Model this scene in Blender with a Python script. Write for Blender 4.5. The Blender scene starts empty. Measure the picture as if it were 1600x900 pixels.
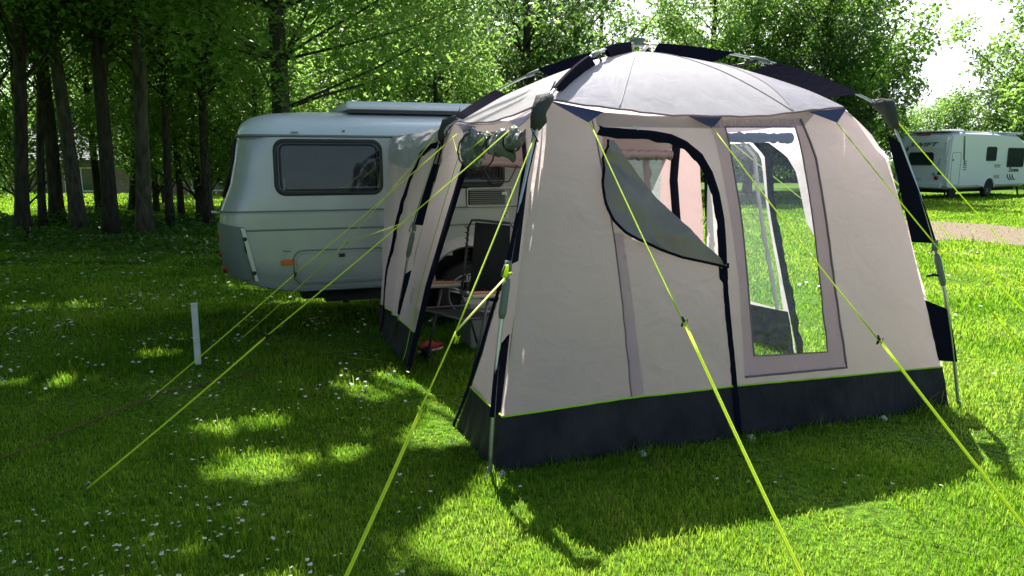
import bpy, bmesh, math, random
import numpy as np
from mathutils import Vector, Matrix, noise
from mathutils.geometry import delaunay_2d_cdt
R = math.radians
random.seed(4)
RNG = np.random.default_rng(7)
SC = bpy.context.scene
COL = SC.collection

# ------------------------------------------------------------------ camera
cam_d = bpy.data.cameras.new('camera'); cam = bpy.data.objects.new('camera', cam_d); COL.objects.link(cam)
cam.location = (0, 0, 1.6)
cam.rotation_euler = (R(90 - 9.556), 0, 0)
cam_d.sensor_width = 36; cam_d.lens = 36 * 1200 / 1600
cam_d.clip_start = .05; cam_d.clip_end = 1500
SC.camera = cam
SC.render.resolution_x = 1024; SC.render.resolution_y = 576

# ------------------------------------------------------------------ light
SUN_EL, SUN_AZ = R(55), R(-6.0)           # azimuth clockwise from +Y
w = bpy.data.worlds.new('World'); SC.world = w; w.use_nodes = True
nt = w.node_tree; nt.nodes.clear()
def wn(t, **k):
    n = nt.nodes.new(t)
    for a, b in k.items(): setattr(n, a, b)
    return n
sky = wn('ShaderNodeTexSky', sky_type='NISHITA', sun_disc=False, sun_elevation=SUN_EL, sun_rotation=SUN_AZ,
         air_density=1.2, dust_density=1.2, ozone_density=1.0)
tc = wn('ShaderNodeTexCoord'); mp = wn('ShaderNodeMapping'); mp.inputs['Scale'].default_value = (1.5, 1.5, 4)
nz = wn('ShaderNodeTexNoise'); nz.inputs['Scale'].default_value = 1.6; nz.inputs['Detail'].default_value = 6
rp = wn('ShaderNodeValToRGB'); rp.color_ramp.elements[0].position = .25; rp.color_ramp.elements[1].position = .6
rp.color_ramp.elements[0].color = (.55, .55, .55, 1)
mx = wn('ShaderNodeMixRGB'); mx.inputs[2].default_value = (16, 16, 17.5, 1)
bg = wn('ShaderNodeBackground'); bg.inputs['Strength'].default_value = .062
wo = wn('ShaderNodeOutputWorld')
nt.links.new(tc.outputs['Generated'], mp.inputs[0]); nt.links.new(mp.outputs[0], nz.inputs[0]); nt.links.new(nz.outputs[0], rp.inputs[0])
dp = wn('ShaderNodeVectorMath', operation='DOT_PRODUCT'); dp.inputs[1].default_value = (0, .88, .47)
mr = wn('ShaderNodeMapRange'); mr.inputs[1].default_value = .50; mr.inputs[2].default_value = .80; mr.inputs[3].default_value = 0.0; mr.inputs[4].default_value = 1.0
mul = wn('ShaderNodeMath', operation='MULTIPLY')
nt.links.new(tc.outputs['Generated'], dp.inputs[0]); nt.links.new(dp.outputs['Value'], mr.inputs[0]); nt.links.new(mr.outputs[0], mul.inputs[0]); nt.links.new(rp.outputs[0], mul.inputs[1])
nt.links.new(mul.outputs[0], mx.inputs[0]); nt.links.new(sky.outputs[0], mx.inputs[1]); nt.links.new(mx.outputs[0], bg.inputs[0]); nt.links.new(bg.outputs[0], wo.inputs[0])

sd = bpy.data.lights.new('sun', 'SUN'); sd.energy = 5.0; sd.angle = R(.5); sd.color = (1, .95, .86)
sun = bpy.data.objects.new('sun', sd); COL.objects.link(sun)
SDIR = Vector((math.sin(SUN_AZ) * math.cos(SUN_EL), math.cos(SUN_AZ) * math.cos(SUN_EL), math.sin(SUN_EL)))
sun.rotation_euler = SDIR.to_track_quat('Z', 'Y').to_euler()
SC.view_settings.view_transform = 'Standard'; SC.view_settings.look = 'None'
SC.view_settings.exposure = 1.25; SC.view_settings.gamma = 1; SC.view_settings.use_curve_mapping = False
SC.render.engine = 'CYCLES'
try:
    SC.cycles.max_bounces = 7; SC.cycles.transparent_max_bounces = 8; SC.cycles.diffuse_bounces = 3
    SC.cycles.glossy_bounces = 3; SC.cycles.transmission_bounces = 5
except Exception: pass

# ------------------------------------------------------------------ materials
def mat(name, base=(.5, .5, .5), rough=.6, metal=0, spec=.5, var=None, vscale=6, bump=0, bscale=40, bstretch=(1, 1, 1),
        trans=None, tfac=.4, coat=0, varamt=1.0):
    m = bpy.data.materials.new(name); m.use_nodes = True; t = m.node_tree; N = t.nodes; L = t.links
    p = N['Principled BSDF']; out = N['Material Output']
    p.inputs['Base Color'].default_value = (*base, 1); p.inputs['Roughness'].default_value = rough
    p.inputs['Metallic'].default_value = metal; p.inputs['Specular IOR Level'].default_value = spec
    p.inputs['Coat Weight'].default_value = coat
    co = N.new('ShaderNodeTexCoord')
    col = None
    if var:
        n = N.new('ShaderNodeTexNoise'); n.inputs['Scale'].default_value = vscale; n.inputs['Detail'].default_value = 5
        L.new(co.outputs['Object'], n.inputs[0])
        r = N.new('ShaderNodeValToRGB'); r.color_ramp.elements[0].position = .35; r.color_ramp.elements[1].position = .68
        r.color_ramp.elements[0].color = (*base, 1); r.color_ramp.elements[1].color = (*var, 1)
        L.new(n.outputs[0], r.inputs[0]); col = r.outputs[0]; L.new(col, p.inputs['Base Color'])
    nrm = None
    if bump:
        mpn = N.new('ShaderNodeMapping'); mpn.inputs['Scale'].default_value = bstretch
        n2 = N.new('ShaderNodeTexNoise'); n2.inputs['Scale'].default_value = bscale; n2.inputs['Detail'].default_value = 4
        n2.inputs['Distortion'].default_value = .6
        b = N.new('ShaderNodeBump'); b.inputs['Strength'].default_value = bump; b.inputs['Distance'].default_value = .02
        L.new(co.outputs['Object'], mpn.inputs[0]); L.new(mpn.outputs[0], n2.inputs[0]); L.new(n2.outputs[0], b.inputs['Height'])
        nrm = b.outputs[0]; L.new(nrm, p.inputs['Normal'])
    if trans:
        tr = N.new('ShaderNodeBsdfTranslucent'); tr.inputs[0].default_value = (*trans, 1)
        if nrm: L.new(nrm, tr.inputs['Normal'])
        ms = N.new('ShaderNodeMixShader'); ms.inputs[0].default_value = tfac
        L.new(p.outputs[0], ms.inputs[1]); L.new(tr.outputs[0], ms.inputs[2]); L.new(ms.outputs[0], out.inputs[0])
    return m

def leafmat(name, c1, c2, t1, t2, tf=.45, attr='rnd', straw=None):
    m = bpy.data.materials.new(name); m.use_nodes = True; t = m.node_tree; N = t.nodes; L = t.links
    for n in list(N): N.remove(n)
    a = N.new('ShaderNodeAttribute'); a.attribute_name = attr
    oi = N.new('ShaderNodeObjectInfo')
    def ramp(x, y):
        r = N.new('ShaderNodeMixRGB'); r.inputs[1].default_value = (*x, 1); r.inputs[2].default_value = (*y, 1)
        L.new(a.outputs['Fac'], r.inputs[0])
        if straw:
            g = N.new('ShaderNodeMath'); g.operation = 'GREATER_THAN'; g.inputs[1].default_value = 1.5; L.new(a.outputs['Fac'], g.inputs[0])
            q = N.new('ShaderNodeMixRGB'); q.inputs[2].default_value = (*straw, 1); L.new(g.outputs[0], q.inputs[0]); L.new(r.outputs[0], q.inputs[1]); r.use_clamp = True; return q.outputs[0]
        return r.outputs[0]
    d = N.new('ShaderNodeBsdfPrincipled'); d.inputs['Roughness'].default_value = .42; d.inputs['Specular IOR Level'].default_value = .5
    if straw: d.inputs['Specular IOR Level'].default_value = .15
    tr = N.new('ShaderNodeBsdfTranslucent')
    L.new(ramp(c1, c2), d.inputs['Base Color']); L.new(ramp(t1, t2), tr.inputs[0])
    ms = N.new('ShaderNodeMixShader'); ms.inputs[0].default_value = tf
    o = N.new('ShaderNodeOutputMaterial')
    L.new(d.outputs[0], ms.inputs[1]); L.new(tr.outputs[0], ms.inputs[2]); L.new(ms.outputs[0], o.inputs[0])
    return m

def clearmat(name, tint, gl, rough, bump, bscale, film=0.0, filmcol=(.8, .85, .9)):
    m = bpy.data.materials.new(name); m.use_nodes = True; t = m.node_tree; N = t.nodes; L = t.links
    for n in list(N): N.remove(n)
    co = N.new('ShaderNodeTexCoord'); n2 = N.new('ShaderNodeTexNoise'); n2.inputs['Scale'].default_value = bscale; n2.inputs['Detail'].default_value = 3; n2.inputs['Distortion'].default_value = 1.5
    b = N.new('ShaderNodeBump'); b.inputs['Strength'].default_value = bump; b.inputs['Distance'].default_value = .02
    L.new(co.outputs['Object'], n2.inputs[0]); L.new(n2.outputs[0], b.inputs['Height'])
    tp = N.new('ShaderNodeBsdfTransparent'); tp.inputs[0].default_value = (*tint, 1)
    g = N.new('ShaderNodeBsdfGlossy'); g.inputs['Roughness'].default_value = rough; g.inputs[0].default_value = (.9, .93, 1, 1)
    lw = N.new('ShaderNodeLayerWeight'); lw.inputs[0].default_value = .5; fr = N.new('ShaderNodeMath'); fr.operation = 'POWER'; fr.inputs[1].default_value = 4.0; L.new(lw.outputs['Facing'], fr.inputs[0])
    L.new(b.outputs[0], g.inputs['Normal']); L.new(b.outputs[0], lw.inputs['Normal'])
    mth = N.new('ShaderNodeMath'); mth.operation = 'MULTIPLY_ADD'; mth.inputs[1].default_value = .8; mth.inputs[2].default_value = gl; mth.use_clamp = True
    L.new(fr.outputs[0], mth.inputs[0])
    m1 = N.new('ShaderNodeMixShader'); L.new(mth.outputs[0], m1.inputs[0]); L.new(tp.outputs[0], m1.inputs[1]); L.new(g.outputs[0], m1.inputs[2])
    fin = m1.outputs[0]
    if film:
        tl = N.new('ShaderNodeBsdfTranslucent'); tl.inputs[0].default_value = (*filmcol, 1); L.new(b.outputs[0], tl.inputs['Normal'])
        m2 = N.new('ShaderNodeMixShader'); m2.inputs[0].default_value = film
        L.new(fin, m2.inputs[1]); L.new(tl.outputs[0], m2.inputs[2]); fin = m2.outputs[0]
    o = N.new('ShaderNodeOutputMaterial'); L.new(fin, o.inputs[0])
    return m

M = {}
M['fabric'] = mat('tent_fabric', (.60, .535, .575), .5, var=(.55, .49, .525), vscale=5, bump=.5, bscale=4, bstretch=(1.2, 1, 1.7), trans=(.92, .80, .82), tfac=.62)
M['fabric_dark'] = mat('tent_fabric_seam', (.34, .29, .34), .6, bump=.3, bscale=14, trans=(.42, .34, .36), tfac=.5)
M['roofseam'] = mat('roof_seam_tape', (.45, .44, .50), .6, trans=(.5, .48, .5), tfac=.3)
M['roof'] = mat('tent_roof_fabric', (.66, .65, .72), .45, spec=.5, bump=.5, bscale=5, bstretch=(1.5, .8, 1), trans=(.86, .78, .80), tfac=.5)
M['tabblue'] = mat('tab_blue', (.035, .045, .13), .6, bump=.2)
M['navy'] = mat('sleeve_navy', (.011, .011, .024), .95, spec=.03, bump=.12, bscale=30)
M['skirt'] = mat('mud_skirt', (.014, .013, .022), .6, spec=.25, var=(.034, .031, .038), vscale=3.5, bump=1.0, bscale=5, bstretch=(3, 3, .6))
M['silver'] = mat('silver_fabric', (.62, .61, .66), .28, metal=.15, bump=.9, bscale=9, trans=(.45, .42, .45), tfac=.25)
M['flap'] = mat('flap_fabric', (.30, .265, .285), .4, spec=.6, var=(.24, .22, .22), vscale=5, bump=1.0, bscale=6, bstretch=(1.6, 1, .8), trans=(.22, .2, .19), tfac=.3)
M['roll'] = mat('rolled_plastic', (.26, .26, .26), .25, spec=.6, var=(.13, .15, .14), vscale=7, bump=1.0, bscale=13, coat=.3)
M['pipe'] = mat('lime_piping', (.42, .75, .03), .6)
M['rope'] = mat('neon_rope', (.80, 1.0, .04), .5, bump=.3, bscale=300, trans=(.85, 1.0, .05), tfac=.4)
M['rope_dim'] = mat('neon_rope_pale', (.75, .8, .25), .5, trans=(.7, .8, .3), tfac=.25)
M['pole'] = mat('steel_pole', (.55, .56, .58), .3, metal=.9)
M['greyplastic'] = mat('grey_plastic', (.16, .19, .17), .45)
M['blackplastic'] = mat('black_plastic', (.012, .012, .013), .45)
M['coverfab'] = mat('joint_cover_fabric', (.07, .07, .072), .7, spec=.15, bump=.5, bscale=24)
M['white'] = mat('white_paint', (.75, .76, .74), .45, var=(.6, .62, .58), vscale=12)
M['clear'] = clearmat('clear_window', (.92, .95, .97), .07, .06, .55, 16, film=.05, filmcol=(.7, .78, .95))
M['clear_shiny'] = clearmat('crinkled_clear_window', (.86, .89, .9), .16, .10, .9, 22, film=.22, filmcol=(.7, .7, .72))
M['silver_paint'] = mat('caravan_silver', (.47, .48, .475), .34, metal=.4, spec=.5, var=(.41, .42, .41), vscale=2.5, bump=.04, bscale=3, coat=.25)
M['roof_paint'] = mat('caravan_roof_paint', (.78, .84, .86), .3, spec=.5, coat=.4, var=(.74, .80, .82), vscale=3)
M['trimgrey'] = mat('trim_strip', (.22, .24, .23), .4, metal=.4)
M['rubber'] = mat('window_rubber', (.03, .032, .033), .5)
M['tyre'] = mat('tyre_rubber', (.012, .012, .012), .8, bump=.3, bscale=60)
M['alloy'] = mat('alloy', (.32, .33, .35), .35, metal=.8)
M['under'] = mat('underbody', (.012, .012, .012), .8)
M['curtain'] = mat('curtain', (.34, .35, .37), .9, var=(.25, .26, .29), vscale=5)
M['orange'] = mat('orange_lens', (.75, .16, .01), .25, spec=.7)
M['redlens'] = mat('red_lens', (.35, .01, .01), .2, spec=.7)
M['strip'] = mat('aluminium_strip', (.62, .64, .62), .35, metal=.5)
def glass(name, tint, gl):
    return clearmat(name, tint, gl, .03, .02, 3)
M['glass'] = glass('caravan_glass', (.30, .33, .35), .05)
M['farwhite'] = mat('far_caravan_white', (.84, .84, .90), .35, var=(.82, .82, .88), vscale=1)
M['farroof'] = mat('far_caravan_roof', (.8, .82, .82), .35)
M['farglass'] = mat('far_window_glass', (.03, .04, .05), .12, spec=.8)
M['decal'] = mat('decal_dark', (.05, .055, .07), .5)
M['decalgrey'] = mat('decal_grey', (.33, .37, .36), .5)
M['chairfab'] = mat('chair_fabric', (.018, .018, .022), .75, bump=.3, bscale=60)
M['chairgrey'] = mat('chair_frame_paint', (.10, .10, .11), .4, metal=.5)
M['armwood'] = mat('armrest_wood', (.55, .22, .09), .5, var=(.42, .16, .06), vscale=12)
M['armplastic'] = mat('armrest_plastic', (.45, .42, .38), .5)
M['boxgreen'] = mat('cool_box_green', (.16, .20, .18), .5)
M['boxlid'] = mat('cool_box_lid', (.30, .31, .29), .5)
M['shoe'] = mat('shoe_red', (.30, .02, .02), .6)
M['brown'] = mat('brown_cord', (.12, .06, .03), .8)

def barkmat(name, a, b):
    m = bpy.data.materials.new(name); m.use_nodes = True; t = m.node_tree; N = t.nodes; L = t.links; p = N['Principled BSDF']
    co = N.new('ShaderNodeTexCoord'); mpn = N.new('ShaderNodeMapping'); mpn.inputs['Scale'].default_value = (6, 6, 1.5)
    n = N.new('ShaderNodeTexNoise'); n.inputs['Scale'].default_value = 2.2; n.inputs['Detail'].default_value = 7
    r = N.new('ShaderNodeValToRGB'); r.color_ramp.elements[0].position = .35; r.color_ramp.elements[1].position = .7
    r.color_ramp.elements[0].color = (*a, 1); r.color_ramp.elements[1].color = (*b, 1)
    bb = N.new('ShaderNodeBump'); bb.inputs['Strength'].default_value = .9; bb.inputs['Distance'].default_value = .05
    L.new(co.outputs['Object'], mpn.inputs[0]); L.new(mpn.outputs[0], n.inputs[0]); L.new(n.outputs[0], r.inputs[0]); L.new(r.outputs[0], p.inputs['Base Color'])
    L.new(n.outputs[0], bb.inputs['Height']); L.new(bb.outputs[0], p.inputs['Normal']); p.inputs['Roughness'].default_value = .9
    return m
M['bark'] = barkmat('bark', (.022, .019, .015), (.075, .065, .052))
M['bark_pale'] = barkmat('bark_pale', (.04, .035, .028), (.13, .115, .095))
M['leaf'] = leafmat('leaf_mid', (.04, .085, .02), (.075, .15, .03), (.13, .34, .03), (.36, .60, .07), .55)
M['leaf_light'] = leafmat('leaf_light', (.06, .115, .03), (.09, .16, .045), (.24, .48, .07), (.44, .68, .15), .55)
M['leaf_dark'] = leafmat('leaf_dark', (.03, .06, .025), (.06, .10, .045), (.12, .24, .05), (.22, .38, .08), .5)
M['herb'] = leafmat('herb_leaf', (.03, .09, .02), (.06, .14, .03), (.08, .25, .02), (.16, .38, .03), .45)
M['grass'] = leafmat('grass_blade', (.008, .045, .006), (.042, .115, .016), (.18, .44, .014), (.54, .76, .08), .60, straw=(.34, .29, .11))

# ------------------------------------------------------------------ object helpers
def setp(o, label=None, cat=None, group=None, kind=None):
    if label: o['label'] = label
    if cat: o['category'] = cat
    if group: o['group'] = group
    if kind: o['kind'] = kind
    return o
def link(name, me, m=None, parent=None, smooth=False):
    o = bpy.data.objects.new(name, me); COL.objects.link(o)
    if m is not None and not me.materials: me.materials.append(m)
    if parent: o.parent = parent
    if smooth:
        me.polygons.foreach_set('use_smooth', [True] * len(me.polygons))
    return o
def build(name, bm, m, parent=None, smooth=False):
    me = bpy.data.meshes.new(name); bm.to_mesh(me); bm.free()
    return link(name, me, m, parent, smooth)
def empty(name, loc=(0, 0, 0), rz=0, parent=None):
    o = bpy.data.objects.new(name, None); COL.objects.link(o); o.location = loc; o.rotation_euler = (0, 0, rz)
    o.empty_display_size = .2
    if parent: o.parent = parent
    return o
def box(bm, c, s, rot=None, bevel=0):
    r = bmesh.ops.create_cube(bm, size=1)
    vs = r['verts']
    for v_ in vs: v_.co = Vector((v_.co.x * s[0], v_.co.y * s[1], v_.co.z * s[2]))
    if bevel:
        es = list({e for v_ in vs for e in v_.link_edges})
        g = bmesh.ops.bevel(bm, geom=es, offset=bevel, segments=2, affect='EDGES', profile=.7)
        vs = list({v_ for f in g['faces'] for v_ in f.verts} | {v_ for v_ in vs if v_.is_valid})
    mt = (rot.to_4x4() if rot else Matrix.Identity(4))
    mt = Matrix.Translation(Vector(c)) @ mt
    for v_ in vs: v_.co = mt @ v_.co
    return vs
def tube(bm, pts, rad, seg=8, cap=True, closed=False):
    pts = [Vector(p) for p in pts]; n = len(pts); rings = []
    rr = rad if isinstance(rad, (list, tuple)) else [rad] * n
    ref = Vector((0.13, .21, 1)).normalized()
    for i, p in enumerate(pts):
        if closed: d = pts[(i + 1) % n] - pts[i - 1]
        else: d = pts[min(i + 1, n - 1)] - pts[max(i - 1, 0)]
        d = d.normalized() if d.length > 1e-9 else Vector((0, 0, 1))
        a = d.cross(ref)
        if a.length < .05: a = d.cross(Vector((1, 0, 0)))
        a.normalize(); b = d.cross(a)
        rings.append([bm.verts.new(p + (a * math.cos(2 * math.pi * k / seg) + b * math.sin(2 * math.pi * k / seg)) * rr[i]) for k in range(seg)])
    m_ = n if closed else n - 1
    for i in range(m_):
        A_, B_ = rings[i], rings[(i + 1) % n]
        for k in range(seg):
            bm.faces.new((A_[k], A_[(k + 1) % seg], B_[(k + 1) % seg], B_[k]))
    if cap and not closed:
        bm.faces.new(rings[0][::-1]); bm.faces.new(rings[-1])
def ribbon(bm, pa, pb, thick=.0056):
    """thin solid strip between two polylines"""
    pa = [Vector(p) for p in pa]; pb = [Vector(p) for p in pb]
    va = [bm.verts.new(p) for p in pa]; vb = [bm.verts.new(p) for p in pb]
    for i in range(len(pa) - 1): bm.faces.new((va[i], va[i + 1], vb[i + 1], vb[i]))
def cyl(bm, c, r, h, axis='Z', seg=20, r2=None):
    q = bmesh.ops.create_cone(bm, cap_ends=True, segments=seg, radius1=r, radius2=r if r2 is None else r2, depth=h)
    rot = {'Z': Matrix.Identity(4), 'X': Matrix.Rotation(R(90), 4, 'Y'), 'Y': Matrix.Rotation(R(90), 4, 'X')}[axis]
    for v_ in q['verts']: v_.co = (Matrix.Translation(Vector(c)) @ rot) @ v_.co
    return q['verts']
def pip(poly, x, y):
    c = False; n = len(poly); j = n - 1
    for i in range(n):
        xi, yi = poly[i]; xj, yj = poly[j]
        if (yi > y) != (yj > y) and x < (xj - xi) * (y - yi) / (yj - yi) + xi: c = not c
        j = i
    return c
def smoothpoly(P, it=2):
    for _ in range(it):
        Q = []
        for i in range(len(P)):
            a = P[i]; b = P[(i + 1) % len(P)]
            Q += [(a[0] * .75 + b[0] * .25, a[1] * .75 + b[1] * .25), (a[0] * .25 + b[0] * .75, a[1] * .25 + b[1] * .75)]
        P = Q
    return P
def dens(P, d, closed=True):
    Q = []; n = len(P)
    for i in range(n if closed else n - 1):
        a = P[i]; b = P[(i + 1) % n]; L = math.hypot(b[0] - a[0], b[1] - a[1]); k = max(1, int(L / d))
        for j in range(k): Q.append((a[0] + (b[0] - a[0]) * j / k, a[1] + (b[1] - a[1]) * j / k))
    if not closed: Q.append(P[-1])
    return Q
def sheet(name, outline, holes, fn, m, parent, step=.03, smooth=True, uvn=True):
    """triangulated sheet in a 2-D parameter space mapped by fn(a, b) to 3-D"""
    O = dens(outline, step); verts = [Vector(p) for p in O]; edges = [(i, (i + 1) % len(O)) for i in range(len(O))]
    hs = []
    for h in holes:
        h = dens(h, step); b0 = len(verts); verts += [Vector(p) for p in h]
        edges += [(b0 + i, b0 + (i + 1) % len(h)) for i in range(len(h))]; hs.append(h)
    xs = [p[0] for p in O]; ys = [p[1] for p in O]
    x = min(xs) + step / 2; row = 0
    while x < max(xs):
        y = min(ys) + (step / 2 if row % 2 else step)
        while y < max(ys):
            if pip(O, x, y) and not any(pip(h, x, y) for h in hs): verts.append(Vector((x, y)))
            y += step
        x += step * .9; row += 1
    vo, eo, fo, *_ = delaunay_2d_cdt(verts, edges, [], 0, 1e-5)
    bm = bmesh.new(); bv = [bm.verts.new(fn(p.x, p.y)) for p in vo]
    for f in fo:
        cx = sum(vo[i].x for i in f) / len(f); cy = sum(vo[i].y for i in f) / len(f)
        if pip(O, cx, cy) and not any(pip(h, cx, cy) for h in hs):
            try: bm.faces.new([bv[i] for i in f])
            except ValueError: pass
    bmesh.ops.delete(bm, geom=[v_ for v_ in bm.verts if not v_.link_faces], context='VERTS')
    return build(name, bm, m, parent, smooth)
def piping(name, pts2, fn, r, m, parent, off=0, seg=6, label=None, wob=0):
    P = dens(pts2, .03, closed=False)
    bm = bmesh.new()
    q = []
    rr = []
    for i, (a, b) in enumerate(P):
        v_ = fn(a, b)
        q.append(v_ + (Vector(off) if off else Vector()))
        rr.append(r * (1 + wob * noise.noise(Vector((a * 9, b * 9, 3.3)))))
    tube(bm, q, rr, seg)
    return build(name, bm, m, parent, True)
def np_mesh(name, verts, loops, sizes, rnd=None):
    me = bpy.data.meshes.new(name)
    nv = len(verts); me.vertices.add(nv); me.vertices.foreach_set('co', verts.astype(np.float32).ravel())
    me.loops.add(len(loops)); me.loops.foreach_set('vertex_index', loops.astype(np.int32))
    me.polygons.add(len(sizes)); st = np.concatenate([[0], np.cumsum(sizes)[:-1]]).astype(np.int32)
    me.polygons.foreach_set('loop_start', st); me.polygons.foreach_set('loop_total', np.array(sizes, dtype=np.int32))
    me.update(calc_edges=True)
    if rnd is not None:
        a = me.attributes.new('rnd', 'FLOAT', 'POINT'); a.data.foreach_set('value', rnd.astype(np.float32))
    return me
def text_mesh(s, size, m, name, parent, mtx, shear=0, bold=0):
    cu = bpy.data.curves.new('t', 'FONT'); cu.body = s; cu.size = size; cu.shear = shear; cu.extrude = .002; cu.offset = bold
    ob = bpy.data.objects.new('t', cu); COL.objects.link(ob)
    dg = bpy.context.evaluated_depsgraph_get(); me = bpy.data.meshes.new_from_object(ob.evaluated_get(dg))
    bpy.data.objects.remove(ob); me.materials.clear()
    o = link(name, me, m, parent); o.matrix_local = mtx
    return o

# ------------------------------------------------------------------ ground
def gz(x, y):
    """the lawn falls away gently to the bungalow behind the wood"""
    a = min(1, max(0, (y - 24) / 13)); a = a * a * (3 - 2 * a)
    b = min(1, max(0, (-3 - x) / 5)); b = b * b * (3 - 2 * b)
    return -.75 * a * b
def ground():
    bm = bmesh.new()
    xs = [-300, -120, -60, -40] + list(np.arange(-30, 31, 1.0)) + [40, 60, 120, 300]
    ys = [-60, -20, -8] + list(np.arange(-4, 50, 1.0)) + [60, 90, 150, 500]
    g = [[bm.verts.new((x, y, gz(x, y))) for x in xs] for y in ys]
    for j in range(len(ys) - 1):
        for i in range(len(xs) - 1): bm.faces.new((g[j][i], g[j][i + 1], g[j + 1][i + 1], g[j + 1][i]))
    m = bpy.data.materials.new('lawn'); m.use_nodes = True; t = m.node_tree; N = t.nodes; L = t.links; p = N['Principled BSDF']
    co = N.new('ShaderNodeTexCoord')
    def nzz(s, d=6):
        n = N.new('ShaderNodeTexNoise'); n.inputs['Scale'].default_value = s; n.inputs['Detail'].default_value = d; L.new(co.outputs['Object'], n.inputs[0]); return n.outputs[0]
    n1 = nzz(.8); n2 = nzz(22, 8)
    r = N.new('ShaderNodeValToRGB'); r.color_ramp.elements[0].position = .3; r.color_ramp.elements[1].position = .7
    r.color_ramp.elements[0].color = (.05, .12, .010, 1); r.color_ramp.elements[1].color = (.12, .23, .022, 1); L.new(n1, r.inputs[0])
    r2 = N.new('ShaderNodeValToRGB'); r2.color_ramp.elements[0].position = .35; r2.color_ramp.elements[1].position = .62
    r2.color_ramp.elements[0].color = (.35, .35, .35, 1); r2.color_ramp.elements[1].color = (1.25, 1.25, 1.1, 1); L.new(n2, r2.inputs[0])
    mm = N.new('ShaderNodeMixRGB'); mm.blend_type = 'MULTIPLY'; mm.inputs[0].default_value = 1
    L.new(r.outputs[0], mm.inputs[1]); L.new(r2.outputs[0], mm.inputs[2]); L.new(mm.outputs[0], p.inputs['Base Color'])
    p.inputs['Roughness'].default_value = .9; p.inputs['Specular IOR Level'].default_value = .1
    b = N.new('ShaderNodeBump'); b.inputs['Strength'].default_value = 1; b.inputs['Distance'].default_value = .04; L.new(n2, b.inputs['Height']); L.new(b.outputs[0], p.inputs['Normal'])
    o = build('ground', bm, m, smooth=True); setp(o, kind='structure')
ground()
def track():
    L_ = [(7.2, 15.2), (8.9, 15.0), (9.9, 14.1), (11.5, 12.6), (14, 11)]
    far = [(8.8, 19.9), (10.9, 20.2), (12.0, 18.1), (14.6, 16.0), (18, 14.2)]
    poly = dens(L_ + far[::-1], .35)
    poly = [(x + .25 * noise.noise(Vector((x * 1.3, y * 1.3, 0))), y + .3 * noise.noise(Vector((x * 1.3, y * 1.3, 5)))) for x, y in poly]
    m = mat('gravel', (.19, .145, .10), .95, spec=.1, var=(.31, .25, .19), vscale=14, bump=1, bscale=70)
    o = sheet('gravel_track', poly, [], lambda a, b: Vector((a, b, .006 + .004 * noise.noise(Vector((a * 3, b * 3, 0))))), m, None, step=.4)
    setp(o, kind='structure'); return poly
TRACK = track()

# tent frame of reference (local u right along front wall, v away, z up)
A0 = Vector((-.114, 3.703, 0)); ANG = math.atan2(.33966, .94055)
UV = Vector((.94055, .33966, 0)); VV = Vector((-.33966, .94055, 0))
def W(u, v, z): return A0 + UV * u + VV * v + Vector((0, 0, z))
def inv_uv(x, y):
    d = Vector((x, y, 0)) - A0; return d.dot(UV), d.dot(VV)

# ------------------------------------------------------------------ awning tent
def nf(a, b, s=1., seed=0.): return noise.noise(Vector((a * s, b * s, seed)))
def front_fn(u, z):
    inset = .205 * z
    drag = .012 * nf(u, z, 2.2, 1) + .006 * math.sin((u * 1.3 - z * 1.1) * 30 + 4 * nf(u, z, 2, 5)) * max(0, .8 - abs(z - .55)) * (.4 + nf(u, z, 1.7, 9))
    rip = .010 * math.sin(u * 42 + 5 * nf(u, z, 3, 2)) * max(0, (.28 - z) / .28) * (.6 + nf(u, 0, 3, 7))
    shoulder = .12 * max(0, z - 1.7) ** 1
    return Vector((u, .028 + inset + drag + rip + shoulder - .015 * math.sin(min(1, z / 1.85) * math.pi), z))
def left_fn(v, z):
    return Vector((.04 + .222 * z + .010 * nf(v, z, 2.4, 11) + .008 * math.sin(v * 40 + 4 * nf(v, z, 3, 2)) * max(0, (.28 - z) / .28), v, z))
def right_fn(v, z):
    return Vector((3.165 - .205 * z - max(0, z - 1.62) * .95 + .010 * nf(v, z, 2.4, 13), v, z))
def rear_fn(u, z):
    return Vector((u, 2.77 - .205 * z + .012 * nf(u, z, 2.4, 17), z))
HUB = Vector((1.56, 1.42, 2.335))
CORN = {'FL': Vector((.50, .42, 1.915)), 'FR': Vector((2.49, .43, 1.925)), 'RR': Vector((2.62, 2.25, 1.915)), 'RL': Vector((.50, 2.22, 1.885))}
def ridge(k, t, lift=0.0):
    a = CORN[k]; m_ = (a + HUB) / 2 + Vector((0, 0, .13)); b = HUB
    p = a * (1 - t) ** 2 + m_ * 2 * t * (1 - t) + b * t * t
    return p + Vector((0, 0, lift))

tent = empty('awning_tent', A0, ANG)
setp(tent, 'beige and black drive away awning tent pitched against the silver caravan', 'tent')

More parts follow.
